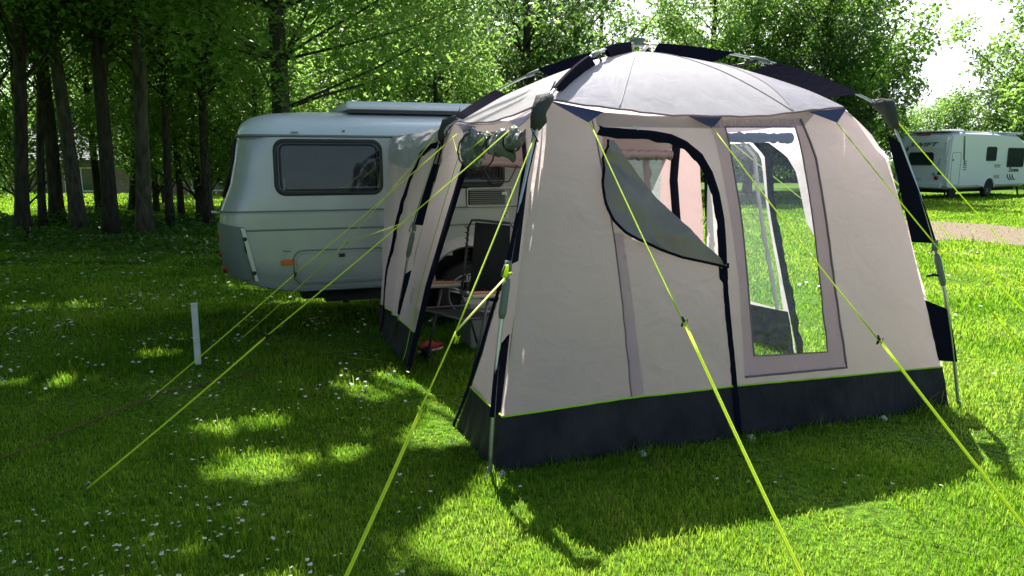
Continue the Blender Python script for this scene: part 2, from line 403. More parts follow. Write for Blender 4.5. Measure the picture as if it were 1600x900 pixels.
# -- front wall
EDGE_R = [(3.143, 0), (3.115, .30), (3.02, .75), (2.90, 1.2), (2.79, 1.60), (2.70, 1.75), (2.60, 1.84), (2.49, 1.925)]
EDGE_L = [(.50, 1.915), (.435, 1.83), (.405, 1.72), (.33, 1.4), (.255, 1.07), (.17, .65), (.09, .28), (.03, 0)]
SAG = [(2.3, 1.905), (1.9, 1.868), (1.46, 1.846), (1.1, 1.84), (.74, 1.86)]
DOOR = [(.80, 1.765), (.93, 1.757), (1.08, 1.75), (1.22, 1.73), (1.32, 1.69), (1.41, 1.62), (1.47, 1.52), (1.505, 1.40), (1.52, 1.25), (1.515, 1.0)]
HOLE = DOOR + [(1.45, 1.0), (1.22, 1.05), (.92, 1.16), (.80, 1.27), (.755, 1.45)]
WIN = [(1.60, 1.785), (2.105, 1.79), (2.135, 1.6), (2.15, 1.4), (2.175, .95), (2.203, .44), (1.668, .46), (1.66, .9), (1.648, 1.3), (1.62, 1.6)]
fr_out = [(u_, z_) for (u_, z_) in ([(.09, .285)] + [(.85, .305), (1.52, .30), (3.118, .27)] + EDGE_R[2:] + SAG + EDGE_L[0:6])]
# lower part of the edge: fr_out runs from skirt line up the right edge, along the eave and down the left edge
sheet('front_wall', fr_out, [HOLE, WIN], front_fn, M['fabric'], tent, .028)
sk = [(.03, .0), (.8, .0), (1.54, 0), (2.4, 0), (3.143, 0), (3.118, .27), (1.52, .30), (.85, .305), (.09, .285)]
def sk_fn(u, z):
    p = front_fn(u, z); p.z += .012 * nf(u, 0, 4, 3) * (1 - z / .3); return p
sheet('front_mud_skirt', sk, [], sk_fn, M['skirt'], tent, .022)
off = (0, -.006, 0)
piping('lime_piping', [(.09, .285), (.85, .305), (1.52, .30), (3.118, .27)], front_fn, .0055, M['pipe'], tent, off)
# rolled inner curtain behind the top of the window
bm = bmesh.new(); P_ = [front_fn(1.60 + i * .018, 1.725 + .008 * nf(i, 0, .5)) + Vector((0, .05, 0)) for i in range(29)]
tube(bm, P_, [.030 + .012 * nf(i, 3, .6) for i in range(29)], 10); build('inner_curtain_roll', bm, mat('inner_curtain', (.42, .43, .58), .5, bump=.6, bscale=18, trans=(.6, .6, .8), tfac=.5), tent, True)
# window pane + frame
o = sheet('clear_window', [(u_, z_) for u_, z_ in WIN], [], lambda u, z: front_fn(u, z) + Vector((0, .004 + .006 * nf(u, z, 6, 4), 0)), M['clear'], tent, .03)
WOUT = [(1.49, 1.83), (2.16, 1.845), (2.235, 1.60), (2.25, 1.4), (2.28, .95), (2.335, .335), (1.60, .345), (1.60, .9), (1.57, 1.3), (1.535, 1.6)]
sheet('window_surround', WOUT, [WIN], lambda u, z: front_fn(u, z) + Vector((0, -.004, 0)), mat('surround_fabric', (.60, .505, .57), .5, bump=.4, bscale=12, trans=(.90, .73, .79), tfac=.58), tent, .03)
piping('window_seam', [(2.155, 1.84), (2.235, 1.60), (2.25, 1.4), (2.28, .95), (2.335, .335), (1.60, .345)], front_fn, .007, M['fabric_dark'], tent, (0, -.008, 0))
piping('window_seam', WIN + [WIN[0]], front_fn, .0045, M['fabric_dark'], tent, (0, -.008, 0))
piping('wall_seam', [(.74, 1.84), (.775, 1.5), (.80, 1.25), (.835, .8), (.849, .31)], front_fn, .004, M['fabric_dark'], tent, (0, -.003, 0))
sheet('seam_band', [(.80, 1.20), (.86, 1.19), (.90, .8), (.925, .31), (.849, .31), (.835, .8)], [], lambda u, z: front_fn(u, z) + Vector((0, -.005, 0)), bpy.data.materials['surround_fabric'], tent, .05)
# eave band of the front wall
sheet('eave_band', [(.76, 1.858), (1.1, 1.838), (1.46, 1.843), (1.9, 1.864), (2.3, 1.9), (2.18, 1.80), (1.5, 1.775), (.77, 1.775)], [], lambda u, z: front_fn(u, z) + Vector((0, -.004, 0)),
      mat('eave_fabric', (.50, .45, .47), .5, bump=.3, bscale=10, trans=(.70, .58, .60), tfac=.5), tent, .04)
# door zip: wide black gathered strip down the hinge side
zipc = [(.775, 1.775)] + DOOR + [(1.515, .85), (1.525, .6), (1.535, .3), (1.545, .03)]
P = dens(zipc, .02, False)
bm = bmesh.new()
ca, cb = [], []
for i, (a, b) in enumerate(P):
    n0 = P[min(i + 1, len(P) - 1)]; n1 = P[max(i - 1, 0)]; dx, dy = n0[0] - n1[0], n0[1] - n1[1]; L_ = math.hypot(dx, dy) or 1
    nx, ny = dy / L_, -dx / L_
    wdt = (.032 + .006 * nf(a * 1, b * 1, 14, 3)) * (1.0 if b > .9 else .62)
    k = .008 * nf(a, b, 26, 8)
    ca.append((front_fn(a - nx * wdt * .3, b - ny * wdt * .3) + Vector((0, -.008, 0)), front_fn(a + nx * wdt * .35, b + ny * wdt * .35) + Vector((0, -.026 + k, 0)), front_fn(a + nx * wdt * 1.5, b + ny * wdt * 1.5) + Vector((0, -.006 + k, 0))))
rows = [[bm.verts.new(p) for p in c] for c in ca]
for i in range(len(rows) - 1):
    for j in range(2): bm.faces.new((rows[i][j], rows[i + 1][j], rows[i + 1][j + 1], rows[i][j + 1]))
build('door_zip_band', bm, M['navy'], tent, True)
# folded door flap (hangs over the lower left of the opening)
FLAP = [(.80, 1.70), (.765, 1.6), (.748, 1.45), (.755, 1.36), (.79, 1.27), (.85, 1.205), (.92, 1.165), (1.05, 1.11), (1.22, 1.05), (1.36, 1.018), (1.47, 1.0), (1.44, 1.045), (1.36, 1.115), (1.2, 1.27), (1.05, 1.42), (.92, 1.58), (.845, 1.70)]
def flap_fn(u, z):
    d = .045 + .035 * nf(u, z, 6, 21) + .020 * math.sin((u * .55 + z * .8) * 44 + 4 * nf(u, z, 3, 2)) * (.5 + nf(u, z, 4, 33)) + .012 * nf(u, z, 17, 2)
    # folds radiating from the top corner
    return front_fn(u, z) + Vector((0, -max(.008, d), 0))
fl = sheet('door_flap', FLAP, [], flap_fn, M['flap'], tent, .02)
piping('flap_binding', [(.80, 1.70), (.765, 1.6), (.748, 1.45), (.755, 1.36), (.79, 1.27), (.85, 1.205), (.92, 1.165), (1.05, 1.11), (1.22, 1.05), (1.36, 1.018), (1.50, .985)], flap_fn, .008, M['navy'], fl)
# little white lettering patch at the flap tail and white tag on the zip
bm = bmesh.new(); box(bm, front_fn(1.49, .992) + Vector((0, -.03, 0)), (.06, .003, .028)); build('zip_patch', bm, M['navy'], tent)
text_mesh('pru', .028, M['white'], 'lettering', tent, Matrix.Translation(front_fn(1.462, .985) + Vector((0, -.034, 0))) @ Matrix.Rotation(R(90), 4, 'X'))
bm = bmesh.new(); box(bm, front_fn(.99, 1.772) + Vector((0, -.03, 0)), (.04, .004, .012), Matrix.Rotation(.5, 3, 'Y')); build('zip_tag', bm, M['white'], tent)

# -- left side wall
LPAN = [(.06, .28), (.66, .275), (.58, .5), (.50, .85), (.45, 1.1), (.44, 1.3), (.50, 1.6), (.62, 1.745), (1.0, 1.77), (1.55, 1.77), (1.70, 1.745), (1.79, 1.5), (1.89, 1.22), (2.0, .9), (2.09, .64), (2.13, .28),
        (2.72, .28), (2.62, .7), (2.5, 1.2), (2.38, 1.65), (2.22, 1.86), (1.7, 1.83), (1.2, 1.815), (.7, 1.84), (.42, 1.90), (.40, 1.7), (.35, 1.4), (.26, 1.07), (.17, .6)]
sheet('side_wall', LPAN, [], left_fn, M['fabric'], tent, .035)
sheet('side_mud_skirt', [(.03, 0), (.75, 0), (.66, .275), (.09, .28)], [], left_fn, M['skirt'], tent, .03)
sheet('side_mud_skirt', [(2.15, 0), (2.77, 0), (2.72, .28), (2.13, .28)], [], left_fn, M['skirt'], tent, .03)
loff = (-.006, 0, 0)
piping('lime_piping', [(.09, .28), (.66, .275)], left_fn, .0055, M['pipe'], tent, loff)
piping('lime_piping', [(2.19, .28), (2.72, .28)], left_fn, .0045, M['pipe'], tent, loff)
# door edges: black strips
def strip(name, line, fn, wd, m, off=(0, 0, 0), parent=tent, side=1, wob=.0):
    P = dens(line, .03, False); bm = bmesh.new(); rows = []
    for i, (a, b) in enumerate(P):
        n0 = P[min(i + 1, len(P) - 1)]; n1 = P[max(i - 1, 0)]; dx, dy = n0[0] - n1[0], n0[1] - n1[1]; L_ = math.hypot(dx, dy) or 1
        nx, ny = dy / L_ * side, -dx / L_ * side
        k = wd * (1 + wob * nf(a, b, 12, 2))
        rows.append([bm.verts.new(fn(a + nx * k * t, b + ny * k * t) + Vector(off) * (1 + 1.5 * math.sin(math.pi * t))) for t in (0, .33, .66, 1)])
    for i in range(len(rows) - 1):
        for j in range(3): bm.faces.new((rows[i][j], rows[i + 1][j], rows[i + 1][j + 1], rows[i][j + 1]))
    return build(name, bm, m, parent, True)
strip('door_edge_band', [(2.17, .02), (2.12, .35), (2.09, .64), (2.0, .9), (1.89, 1.22), (1.79, 1.5), (1.70, 1.745), (1.6, 1.78)], left_fn, .16, M['navy'], (-.006, 0, 0), side=-1, wob=.1)
piping('lime_piping', [(2.31, .02), (2.26, .35), (2.22, .64), (2.12, .95), (2.01, 1.25), (1.91, 1.52), (1.80, 1.745)], left_fn, .0035, M['pipe'], tent, (-.012, 0, 0))
strip('door_edge_band', [(.77, .0), (.66, .275), (.58, .5), (.50, .85), (.45, 1.1), (.44, 1.3), (.50, 1.6), (.62, 1.745)], left_fn, .05, M['navy'], (-.006, 0, 0), side=1)
# small green logo on the panel beside the door
bm = bmesh.new()
for k, (dz, s) in enumerate([(0, 1), (.035, .9), (.07, .7), (-.03, .8)]):
    c = left_fn(2.43, .50 + dz) + Vector((-.010, 0, 0))
    v1 = [bm.verts.new(c + Vector((0, a * s, b * s))) for a, b in ((-.045, -.012), (.01, .0), (.045, .028), (-.01, .014))]
    bm.faces.new(v1)
build('logo_print', bm, mat('logo_green', (.16, .24, .09), .6), tent)

# -- tunnel side (ruled from the rear left pole to the caravan)
def tun_fn(s, z):
    a = left_fn(2.77 - .205 * z, z); b = Vector((.055 + .075 * z + max(0, z - 1.5) * .25, 3.43 + .02 * math.sin(z * 3), z))
    p = a.lerp(b, s); p.x += .01 * math.sin(s * math.pi) + .014 * math.sin(s * 16 + 2 * nf(s, z, 3, 2)) + .012 * nf(s, z, 4, 6); return p
sheet('tunnel_wall', [(0, .28), (1, .28), (1, 1.56), (.6, 1.52), (.3, 1.62), (0, 1.74)], [], tun_fn, M['fabric'], tent, .04)
sheet('tunnel_skirt', [(0, 0), (1, 0), (1, .28), (0, .28)], [], tun_fn, M['skirt'], tent, .05)
piping('lime_piping', [(0, .28), (1, .28)], tun_fn, .004, M['pipe'], tent, loff)
strip('tunnel_zip_band', [(.02, 1.74), (.20, 1.73), (.36, 1.66), (.50, 1.5), (.60, 1.25), (.68, .9), (.78, .5), (.86, .05)], tun_fn, .05, M['navy'], (-.01, 0, 0), wob=.5)
# tunnel top
def tt_fn(s, t):
    a = Vector((.50 + 2.1 * s, 2.22, 1.885)).lerp(Vector((.24 + 2.05 * s, 3.44, 1.80)), t)
    a.z += .03 * math.sin(t * math.pi) * (1 - .2 * s) + .018 * nf(s * 4, t * 2, 1, 3) + .01 * nf(s * 14, t * 7, 1, 3) - .05 * (1 - s) * math.sin(math.pi * t); return a
sheet('tunnel_top', [(0, 0), (1, 0), (1, 1), (0, 1)], [], tt_fn, M['silver'], tent, .03)
def tv_fn(s, t):   # shiny sloping shoulder between the tunnel top and its side
    a = tt_fn(0, s); zl = float(np.interp(s, [0, .3, .6, 1], [1.74, 1.62, 1.52, 1.56])); b = tun_fn(s, zl)
    p = a.lerp(b, t); k = .022 * math.sin(math.pi * t)
    p.x += -k + .012 * nf(s * 6, t * 3, 1.5, 8) ; p.z += k + .016 * nf(s * 7, t * 4, 1.6, 3); return p
sheet('tunnel_shoulder', [(0, 0), (1, 0), (1, 1), (0, 1)], [], tv_fn, M['silver'], tent, .035)

# -- right wall: window + door opening
RP = [(.03, 0), (.95, 0), (.98, .55), (1.04, .9), (1.20, 1.12), (1.27, 1.5), (1.42, 1.72), (1.60, 1.73), (1.62, 1.3), (1.56, .6), (1.50, .0), (2.77, 0), (2.62, .7), (2.5, 1.2), (2.38, 1.65), (2.22, 1.88), (1.7, 1.84), (1.2, 1.84), (.42, 1.91), (.40, 1.7), (.28, 1.2), (.15, .6)]
RW = [(1.66, 1.72), (2.15, 1.72), (2.19, 1.2), (2.22, .36), (1.60, .36), (1.63, .9), (1.66, 1.3)]
sheet('side_wall', RP, [RW], right_fn, M['fabric'], tent, .04)
sheet('clear_window', RW, [], right_fn, M['clear'], tent, .06)
strip('door_edge_band', [(1.60, 1.74), (1.62, 1.3), (1.56, .6), (1.47, .0)], right_fn, .085, M['navy'], (-.008, 0, 0), wob=.4)
strip('window_edge_band', [(1.69, 1.74), (1.71, 1.3), (1.655, .6), (1.63, .36)], right_fn, .055, M['silver'], (-.012, 0, 0), side=-1, wob=.5)
sheet('side_mud_skirt', [(1.50, 0), (2.77, 0), (2.74, .30), (1.53, .36)], [], lambda v, z: right_fn(v, z) + Vector((-.012 + .01 * nf(v, z, 9, 2), 0, 0)), M['skirt'], tent, .03)

# -- rear wall, open towards the caravan
RE = [(.35, 1.56), (.8, 1.56), (1.4, 1.56), (1.86, 1.45), (1.88, .9), (1.9, 0), (3.12, 0), (3.0, .7), (2.88, 1.2), (2.78, 1.6), (2.62, 1.89), (1.6, 1.87), (.5, 1.87), (.40, 1.7)]
RH = [(2.0, 1.62), (2.40, 1.60), (2.44, 1.2), (2.5, .6), (2.02, .6)]
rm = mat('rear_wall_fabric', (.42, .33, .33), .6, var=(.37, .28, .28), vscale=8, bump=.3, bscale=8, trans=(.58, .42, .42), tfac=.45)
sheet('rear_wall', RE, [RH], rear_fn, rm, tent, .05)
sheet('mesh_window', RH, [], rear_fn, M['clear_shiny'], tent, .04)
strip('rear_door_band', [(2.47, 1.76), (2.50, 1.4), (2.60, 1.0), (2.66, .5), (2.7, 0)], rear_fn, .085, M['navy'], (0, -.012, 0), side=-1)
strip('rear_window_band', [(2.20, 1.60), (2.27, 1.3), (2.33, .9), (2.36, .6)], rear_fn, .06, M['fabric_dark'], (0, -.012, 0), side=-1, wob=.6)
# gathered blind hanging below the rear band
bm = bmesh.new()
pts = [rear_fn(.40 + i * .05, 1.585 - .03 * math.sin(i / 29 * math.pi) + .015 * nf(i, 0, .8)) + Vector((0, -.05, 0)) for i in range(30)]
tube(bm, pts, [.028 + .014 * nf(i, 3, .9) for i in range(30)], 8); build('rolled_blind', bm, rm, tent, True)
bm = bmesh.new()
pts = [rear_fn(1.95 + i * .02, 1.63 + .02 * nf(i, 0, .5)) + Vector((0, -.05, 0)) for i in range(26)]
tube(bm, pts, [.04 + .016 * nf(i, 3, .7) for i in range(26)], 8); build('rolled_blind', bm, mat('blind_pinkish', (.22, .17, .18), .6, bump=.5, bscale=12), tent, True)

# -- roof gores
def gore(k1, k2, sag, name):
    def fn(s, t):
        a = ridge(k1, t); b = ridge(k2, t); p = a.lerp(b, s)
        bulge = math.sin(s * math.pi)
        out = ((CORN[k1] + CORN[k2]) / 2 - HUB); out.z = 0; out.normalize()
        p += out * (.05 * bulge * (1 - t)) + Vector((0, 0, -sag * bulge * (1 - t) ** 3 + .05 * bulge * t * (1 - t)))
        p.z += .006 * nf(p.x, p.y, 3, 2) + .0025 * math.sin(p.x * 30 + p.y * 12 + 4 * nf(p.x, p.y, 2)) * (1 - t)
        return p
    bm = bmesh.new(); n, m_ = 40, 26
    g = [[bm.verts.new(fn(i / n, j / m_)) for i in range(n + 1)] for j in range(m_ + 1)]
    for j in range(m_):
        for i in range(n): bm.faces.new((g[j][i], g[j][i + 1], g[j + 1][i + 1], g[j + 1][i]))
    bmesh.ops.remove_doubles(bm, verts=bm.verts, dist=.0005)
    build(name, bm, M['roof'], tent, True); return fn
gf = gore('FL', 'FR', .075, 'roof_panel'); gl = gore('RL', 'FL', .06, 'roof_panel'); gore('FR', 'RR', .06, 'roof_panel'); gore('RR', 'RL', .06, 'roof_panel')
# seam along front eave
bm = bmesh.new(); tube(bm, [gf(i / 30, 0) + Vector((0, -.004, -.002)) for i in range(31)], .006, 6); build('eave_seam', bm, M['fabric_dark'], tent, True)
bm = bmesh.new(); tube(bm, [gl(i / 30, 0) + Vector((-.004, 0, -.002)) for i in range(31)], .006, 6); build('eave_seam', bm, M['fabric_dark'], tent, True)
for s_ in (.20, .80):
    bm = bmesh.new(); tube(bm, [gf(s_ + (.5 - s_) * .15 * t, t * .92) + Vector((0, -.001, .002)) for t in np.linspace(0, 1, 30)], .0030, 5); build('roof_seam', bm, M['roofseam'], tent, True)
cpm = mat('roof_corner_fabric', (.50, .49, .56), .5, bump=.3, bscale=9, trans=(.6, .55, .6), tfac=.4)
for sg in (0, 1):
    bm = bmesh.new(); rows = []
    for j in range(13):
        t = j / 12 * .62; wv = .20 * (1 - j / 12)
        rows.append([bm.verts.new(gf(abs(sg - wv * i / 8), t) + Vector((0, -.002, .004))) for i in range(9)])
    for j in range(12):
        for i in range(8): bm.faces.new((rows[j][i], rows[j][i + 1], rows[j + 1][i + 1], rows[j + 1][i]))
    bmesh.ops.remove_doubles(bm, verts=bm.verts, dist=.0003); build('roof_corner_panel', bm, cpm, tent, True)
# corner guy tabs
def tab(a, b, c, n_):
    bm = bmesh.new(); a, b, c = Vector(a), Vector(b), Vector(c); o_ = Vector(n_)
    t1 = [bm.verts.new(p) for p in (a, b, c)]; t2 = [bm.verts.new(p + o_) for p in (a, b, c)]
    bm.faces.new(t1); bm.faces.new(t2[::-1])
    for i in range(3): bm.faces.new((t1[i], t2[i], t2[(i + 1) % 3], t1[(i + 1) % 3]))
    build('corner_tab', bm, M['tabblue'], tent)
tab((.49, .41, 1.905), (.80, .40, 1.855), (.69, .355, 1.795), (0, -.006, 0))
tab((1.34, .40, 1.845), (1.58, .40, 1.845), (1.475, .345, 1.775), (0, -.006, 0))
tab((2.50, .41, 1.915), (2.20, .405, 1.885), (2.38, .355, 1.82), (0, -.006, 0))
tab((.47, 2.1, 1.86), (.455, 1.62, 1.82), (.42, 1.80, 1.76), (-.006, 0, 0))
tab((.47, .55, 1.86), (.455, .95, 1.82), (.42, .72, 1.78), (-.006, 0, 0))

# -- poles
JO = {'FL': Vector((.39, .30, 1.86)), 'FR': Vector((2.80, .37, 1.90)), 'RL': Vector((.44, 2.42, 1.85)), 'RR': Vector((2.80, 2.42, 1.87))}
FT = {'FL': Vector((0, 0, 0)), 'FR': Vector((3.205, 0, 0)), 'RL': Vector((.085, 2.82, 0)), 'RR': Vector((3.2, 2.82, 0))}
BOW = {'FL': Vector((-.075, -.05, 0)), 'FR': Vector((.055, -.06, 0)), 'RL': Vector((-.06, .05, 0)), 'RR': Vector((.05, .05, 0))}
def legp(k, z):
    t = z / JO[k].z; return FT[k].lerp(JO[k], t) + BOW[k] * math.sin(math.pi * t)
def bez(k, t):
    a = JO[k]; b = HUB + Vector((0, 0, .055)); m_ = (a + b) / 2 + Vector((0, 0, .165))
    m_ += (Vector((a.x, a.y, 0)) - Vector((b.x, b.y, 0))) * .10
    return a * (1 - t) ** 2 + m_ * 2 * t * (1 - t) + b * t * t
EDG = {'FL': lambda z: Vector((.032 + .2 * z, .03 + .2 * z, z)), 'FR': lambda z: Vector((3.145 - .195 * z, .03 + .2 * z, z)),
       'RL': lambda z: Vector((.04 + .222 * z, 2.77 - .22 * z, z)), 'RR': lambda z: Vector((3.16 - .205 * z, 2.77 - .2 * z, z))}
for k in JO:
    bm = bmesh.new(); tube(bm, [legp(k, z) for z in np.linspace(.02, 1.0, 12)], .0115, 10)
    tube(bm, [legp(k, z) for z in np.linspace(.98, JO[k].z, 12)], .0095, 10)
    pl = build('leg_pole', bm, M['pole'], tent, True)
    bm = bmesh.new(); cyl(bm, FT[k] + Vector((0, 0, .02)), .019, .06, seg=12, r2=.013); build('pole_foot', bm, M['greyplastic'], pl)
    bm = bmesh.new(); tube(bm, [legp(k, z) for z in (.80, .83, .96, 1.0)], [.014, .021, .021, .017], 12)
    build('pole_clamp', bm, M['greyplastic'], pl, True)
    bm = bmesh.new(); c = legp(k, 1.04); tube(bm, [c + Vector((0, 0, -.02)), c + Vector((0, 0, .05))], .018, 8)
    pts = [c + Vector((.0, -.02, .03)), c + Vector((-.03, -.03, .03)), c + Vector((-.045, -.02, -.02)), c + Vector((-.03, .0, -.03))]
    tube(bm, pts, .005, 6); build('pole_hook', bm, M['greyplastic'], pl, True)
    # leg sleeves
    for z0, z1 in ((.31, .70), (1.07, 1.755)):
        bm = bmesh.new(); zs = np.linspace(z0, z1, 14)
        outw = (legp(k, .9) - EDG[k](.9)); outw.z = 0; outw.normalize()
        pa = [legp(k, z) + outw * .014 + Vector((0, 0, -.004 * i)) for i, z in enumerate(zs)]
        pb = [EDG[k](z) + outw * .010 for z in zs]; perp = outw.cross(Vector((0, 0, 1))).normalized()
        ribbon(bm, [p + perp * .010 for p in pa], [p + perp * .003 for p in pb]); ribbon(bm, [p - perp * .010 for p in pa], [p - perp * .003 for p in pb])
        ribbon(bm, [p + perp * .012 for p in pa], [p + outw * .004 for p in pa]); ribbon(bm, [p - perp * .012 for p in pa], [p + outw * .004 for p in pa])
        build('leg_sleeve', bm, M['navy'], tent, True)
    # roof pole
    bm = bmesh.new(); tube(bm, [bez(k, t) for t in np.linspace(0, .98, 26)], .0085, 8); build('roof_pole', bm, M['pole'], tent, True)
    bm = bmesh.new(); tube(bm, [bez(k, t) for t in (.50, .52, .56, .58)], [.010, .017, .017, .010], 10)
    build('roof_pole_hinge', bm, M['greyplastic'], tent, True)
    for t0, t1 in (((.07, .33), (.56, .84)) if k == 'RL' else ((.13, .47), (.64, .92))):
        bm = bmesh.new(); ts = np.linspace(t0, t1, 12)
        d = bez(k, .6) - bez(k, .4); perp = Vector((d.y, -d.x, 0)).normalized()
        pa = [bez(k, t) + Vector((0, 0, .012)) for t in ts]
        pb = [ridge(k, min(1, max(0, (t - .05) / .95)) , -.006) for t in ts]
        ribbon(bm, [p + perp * .010 for p in pa], [p + perp * .010 for p in pb]); ribbon(bm, [p - perp * .010 for p in pa], [p - perp * .010 for p in pb]); ribbon(bm, [p + perp * .010 for p in pa], [p - perp * .010 for p in pa])
        build('roof_sleeve', bm, M['navy'], tent, True)
    # hook strap at the mid hinge
    bm = bmesh.new(); a = bez(k, .54); b = ridge(k, .52); tube(bm, [a, a.lerp(b, .5) + Vector((.01, 0, 0)), b], [.012, .007, .009], 6); build('roof_hook', bm, M['blackplastic'], tent, True)
    # joint cover: baggy cloth
    bm = bmesh.new(); j = JO[k]; up = (bez(k, .06) - j).normalized(); dn = (legp(k, 1.74) - j).normalized()
    path = [j + dn * .12, j + dn * .07, j + dn * .02, j + up * .02 + Vector((0, 0, .02)), j + up * .07 + Vector((0, 0, .01)), j + up * .12]
    q0 = len(bm.verts)
    tube(bm, path, [.022, .042, .036, .050, .036, .016], 12)
    for v_ in bm.verts: v_.co += Vector((nf(v_.co.x, v_.co.z, 18, 1), nf(v_.co.y, v_.co.z, 18, 4), nf(v_.co.x, v_.co.y, 18, 7))) * .022
    tube(bm, [j + up * .10, j + up * .13 + Vector((.02, 0, .05)), j + up * .10 + Vector((.04, -.01, .09))], .004, 5)
    tube(bm, [j + dn * .10, j + dn * .14 + Vector((-.03, -.02, .02)), j + dn * .19 + Vector((.02, -.02, 0))], .004, 5)
    build('joint_cover', bm, M['coverfab'], tent, True)
# hub
bm = bmesh.new(); cyl(bm, HUB + Vector((0, 0, .058)), .05, .03, seg=14); box(bm, HUB + Vector((0, 0, .085)), (.10, .05, .02), bevel=.006); build('roof_hub', bm, M['greyplastic'], tent)
bm = bmesh.new(); tube(bm, [HUB + Vector((-.07, 0, .05)), HUB + Vector((-.03, -.02, -.01)), HUB + Vector((.03, .0, -.01)), HUB + Vector((.08, -.02, .05))], .012, 6); build('hub_strap', bm, M['roof'], tent, True)
# side hook near right clamp
bm = bmesh.new(); tube(bm, [legp('FR', .86), legp('FR', .86) + Vector((-.05, .02, .01)), legp('FR', .86) + Vector((-.09, .03, .0))], [.006, .012, .008], 6); build('toggle_strap', bm, M['blackplastic'], tent, True)

# -- rolled plastic blind over the left door
bm = bmesh.new(); n = 80
pts, rr = [], []
for i in range(n):
    t = i / (n - 1); v_ = .55 + 1.12 * t
    p = left_fn(v_, 1.735 - .02 * math.sin(t * math.pi)) + Vector((-.03, 0, 0))
    bag = .035 + .075 * (math.exp(-((t - .84) / .13) ** 2)) + .035 * math.exp(-((t - .30) / .2) ** 2)
    pts.append(p + Vector((0, 0, -bag + .03))); rr.append(bag * (1 + .25 * nf(t, 0, 14, 2)))
tube(bm, [pts[0].lerp(pts[0], 0)] + pts[1:], rr, 30)
for v_ in bm.verts: v_.co += Vector((nf(v_.co.y, v_.co.z, 12, 1), nf(v_.co.y, v_.co.z, 14, 4), nf(v_.co.x, v_.co.y, 12, 7))) * .05 + Vector((nf(v_.co.y, v_.co.z, 34, 3), nf(v_.co.y, v_.co.z, 30, 5), nf(v_.co.y, v_.co.z, 32, 6))) * .022; v_.co.x = .36 + (v_.co.x - .36) * .6
rb = build('rolled_door', bm, M['roll'], tent, True)
for i in (14, 38, 64):
    bm = bmesh.new(); p, r_ = pts[i], rr[i] * 1.08
    tube(bm, [p + Vector((math.cos(a) * r_, 0, math.sin(a) * r_)) for a in np.linspace(0, 2 * math.pi, 15)[:-1]], .006, 5, closed=True)
    build('blind_strap', bm, M['blackplastic'], rb, True)
bm = bmesh.new(); tube(bm, [rear_fn(.75, 1.5) + Vector((0, -.1, 0)), rear_fn(.8, 1.40) + Vector((0, -.12, 0)), rear_fn(.95, 1.42) + Vector((0, -.12, 0)), rear_fn(1.02, 1.55) + Vector((0, -.1, 0))], .007, 6); build('loop_strap', bm, M['blackplastic'], tent, True)
# clips pinning the wall corners
for (u_, v_) in ((.05, .0), (.86, .0), (1.57, .0), (2.55, .0)):
    bm = bmesh.new(); tube(bm, [Vector((u_, v_, .012)), Vector((u_ + .012, v_ - .02, .03)), Vector((u_ + .03, v_ - .015, .012))], .007, 6); box(bm, (u_ + .01, v_ - .03, .012), (.03, .02, .018), bevel=.004)
    build('pegging_tab', bm, M['white'], tent)

# ------------------------------------------------------------------ guy lines
def guy(label, strands, knots, peg, r=.0034, mats='rope', double_from=None):
    g = empty('guy_line', peg); setp(g, label, 'guy line', 'neon guy lines of the awning tent')
    o0 = Vector(peg)
    bm = bmesh.new()
    for (a, b, rad) in strands:
        a, b = Vector(a), Vector(b); L_ = (b - a).length
        sg = .006 * L_
        tube(bm, [a.lerp(b, t) + Vector((0, 0, -sg * 4 * t * (1 - t))) - o0 for t in np.linspace(0, 1, 9)], rad, 6)
    build('rope', bm, M[mats], g, True)
    for c in knots:
        c = Vector(c) - o0
        bm = bmesh.new(); tube(bm, [c + Vector((-.006, 0, -.022)), c + Vector((.005, 0, 0)), c + Vector((-.004, 0, .024))], [.004, .008, .004], 6)
        tube(bm, [c, c + Vector((.018, -.01, .012)), c + Vector((.008, -.012, -.02))], .003, 5)
        s_ = build('slider', bm, M['rope'] if len(knots) > 1 or label.startswith(('short', 'thin', 'neon guy line coming', 'neon guy line from the front right')) else M['blackplastic'], g, True)
    bm = bmesh.new(); tube(bm, [Vector((0, 0, -.1)), Vector((0, 0, .02)), Vector((.012, .012, .035)), Vector((.02, .02, .018))], .004, 6)
    build('peg', bm, M['pole'], g, True)
def two(a, b, t, thick=.0058, thin=.0037):
    a, b = Vector(a), Vector(b); m_ = a.lerp(b, t)
    off = Vector((.007, 0, .002))
    return [(a, m_, thin), (m_, b, thick * .62), (m_ + off, b + off, thick * .62)], [m_]
def G(label, a, b, t, **k):
    s, kn = two(a, b, t, **k); guy(label, s, kn, b)
z0 = .01
G('neon guy line from the front left roof tab to the bottom edge of the photo', W(.70, .36, 1.80), (1.057, 2.224, z0), .50)
G('neon guy line from the middle roof tab slanting across the clear window', W(1.475, .345, 1.78), (2.133, 2.759, z0), .575)
G('neon guy line from the front right roof tab across the plain right wall', W(2.38, .355, 1.82), (3.306, 4.099, z0), .62)
G('short neon guy line leaving the top right pole joint in front of the white caravan', W(2.80, .37, 1.90), (6.707, 9.505, z0), .75, thick=.0056)
G('thin neon guy line leaving the middle of the right pole almost level over sunlit grass', W(3.03, .13, 1.03), (6.077, 7.125, z0), .8, thick=.0056)
G('neon guy line coming from the far side of the tent beside the right black sleeve', W(2.76, .72, 1.82), (4.535, 6.059, z0), .62, thick=.0045)
G('neon guy line seen through the clear window behind the tent', W(2.77, 2.1, 1.80), (4.992, 9.223, z0), .6, thick=.0056)
J7 = Vector((-.243, 3.234, .865)); Q7 = Vector((-.662, 2.224, z0))
m7 = J7.lerp(Q7, .30)
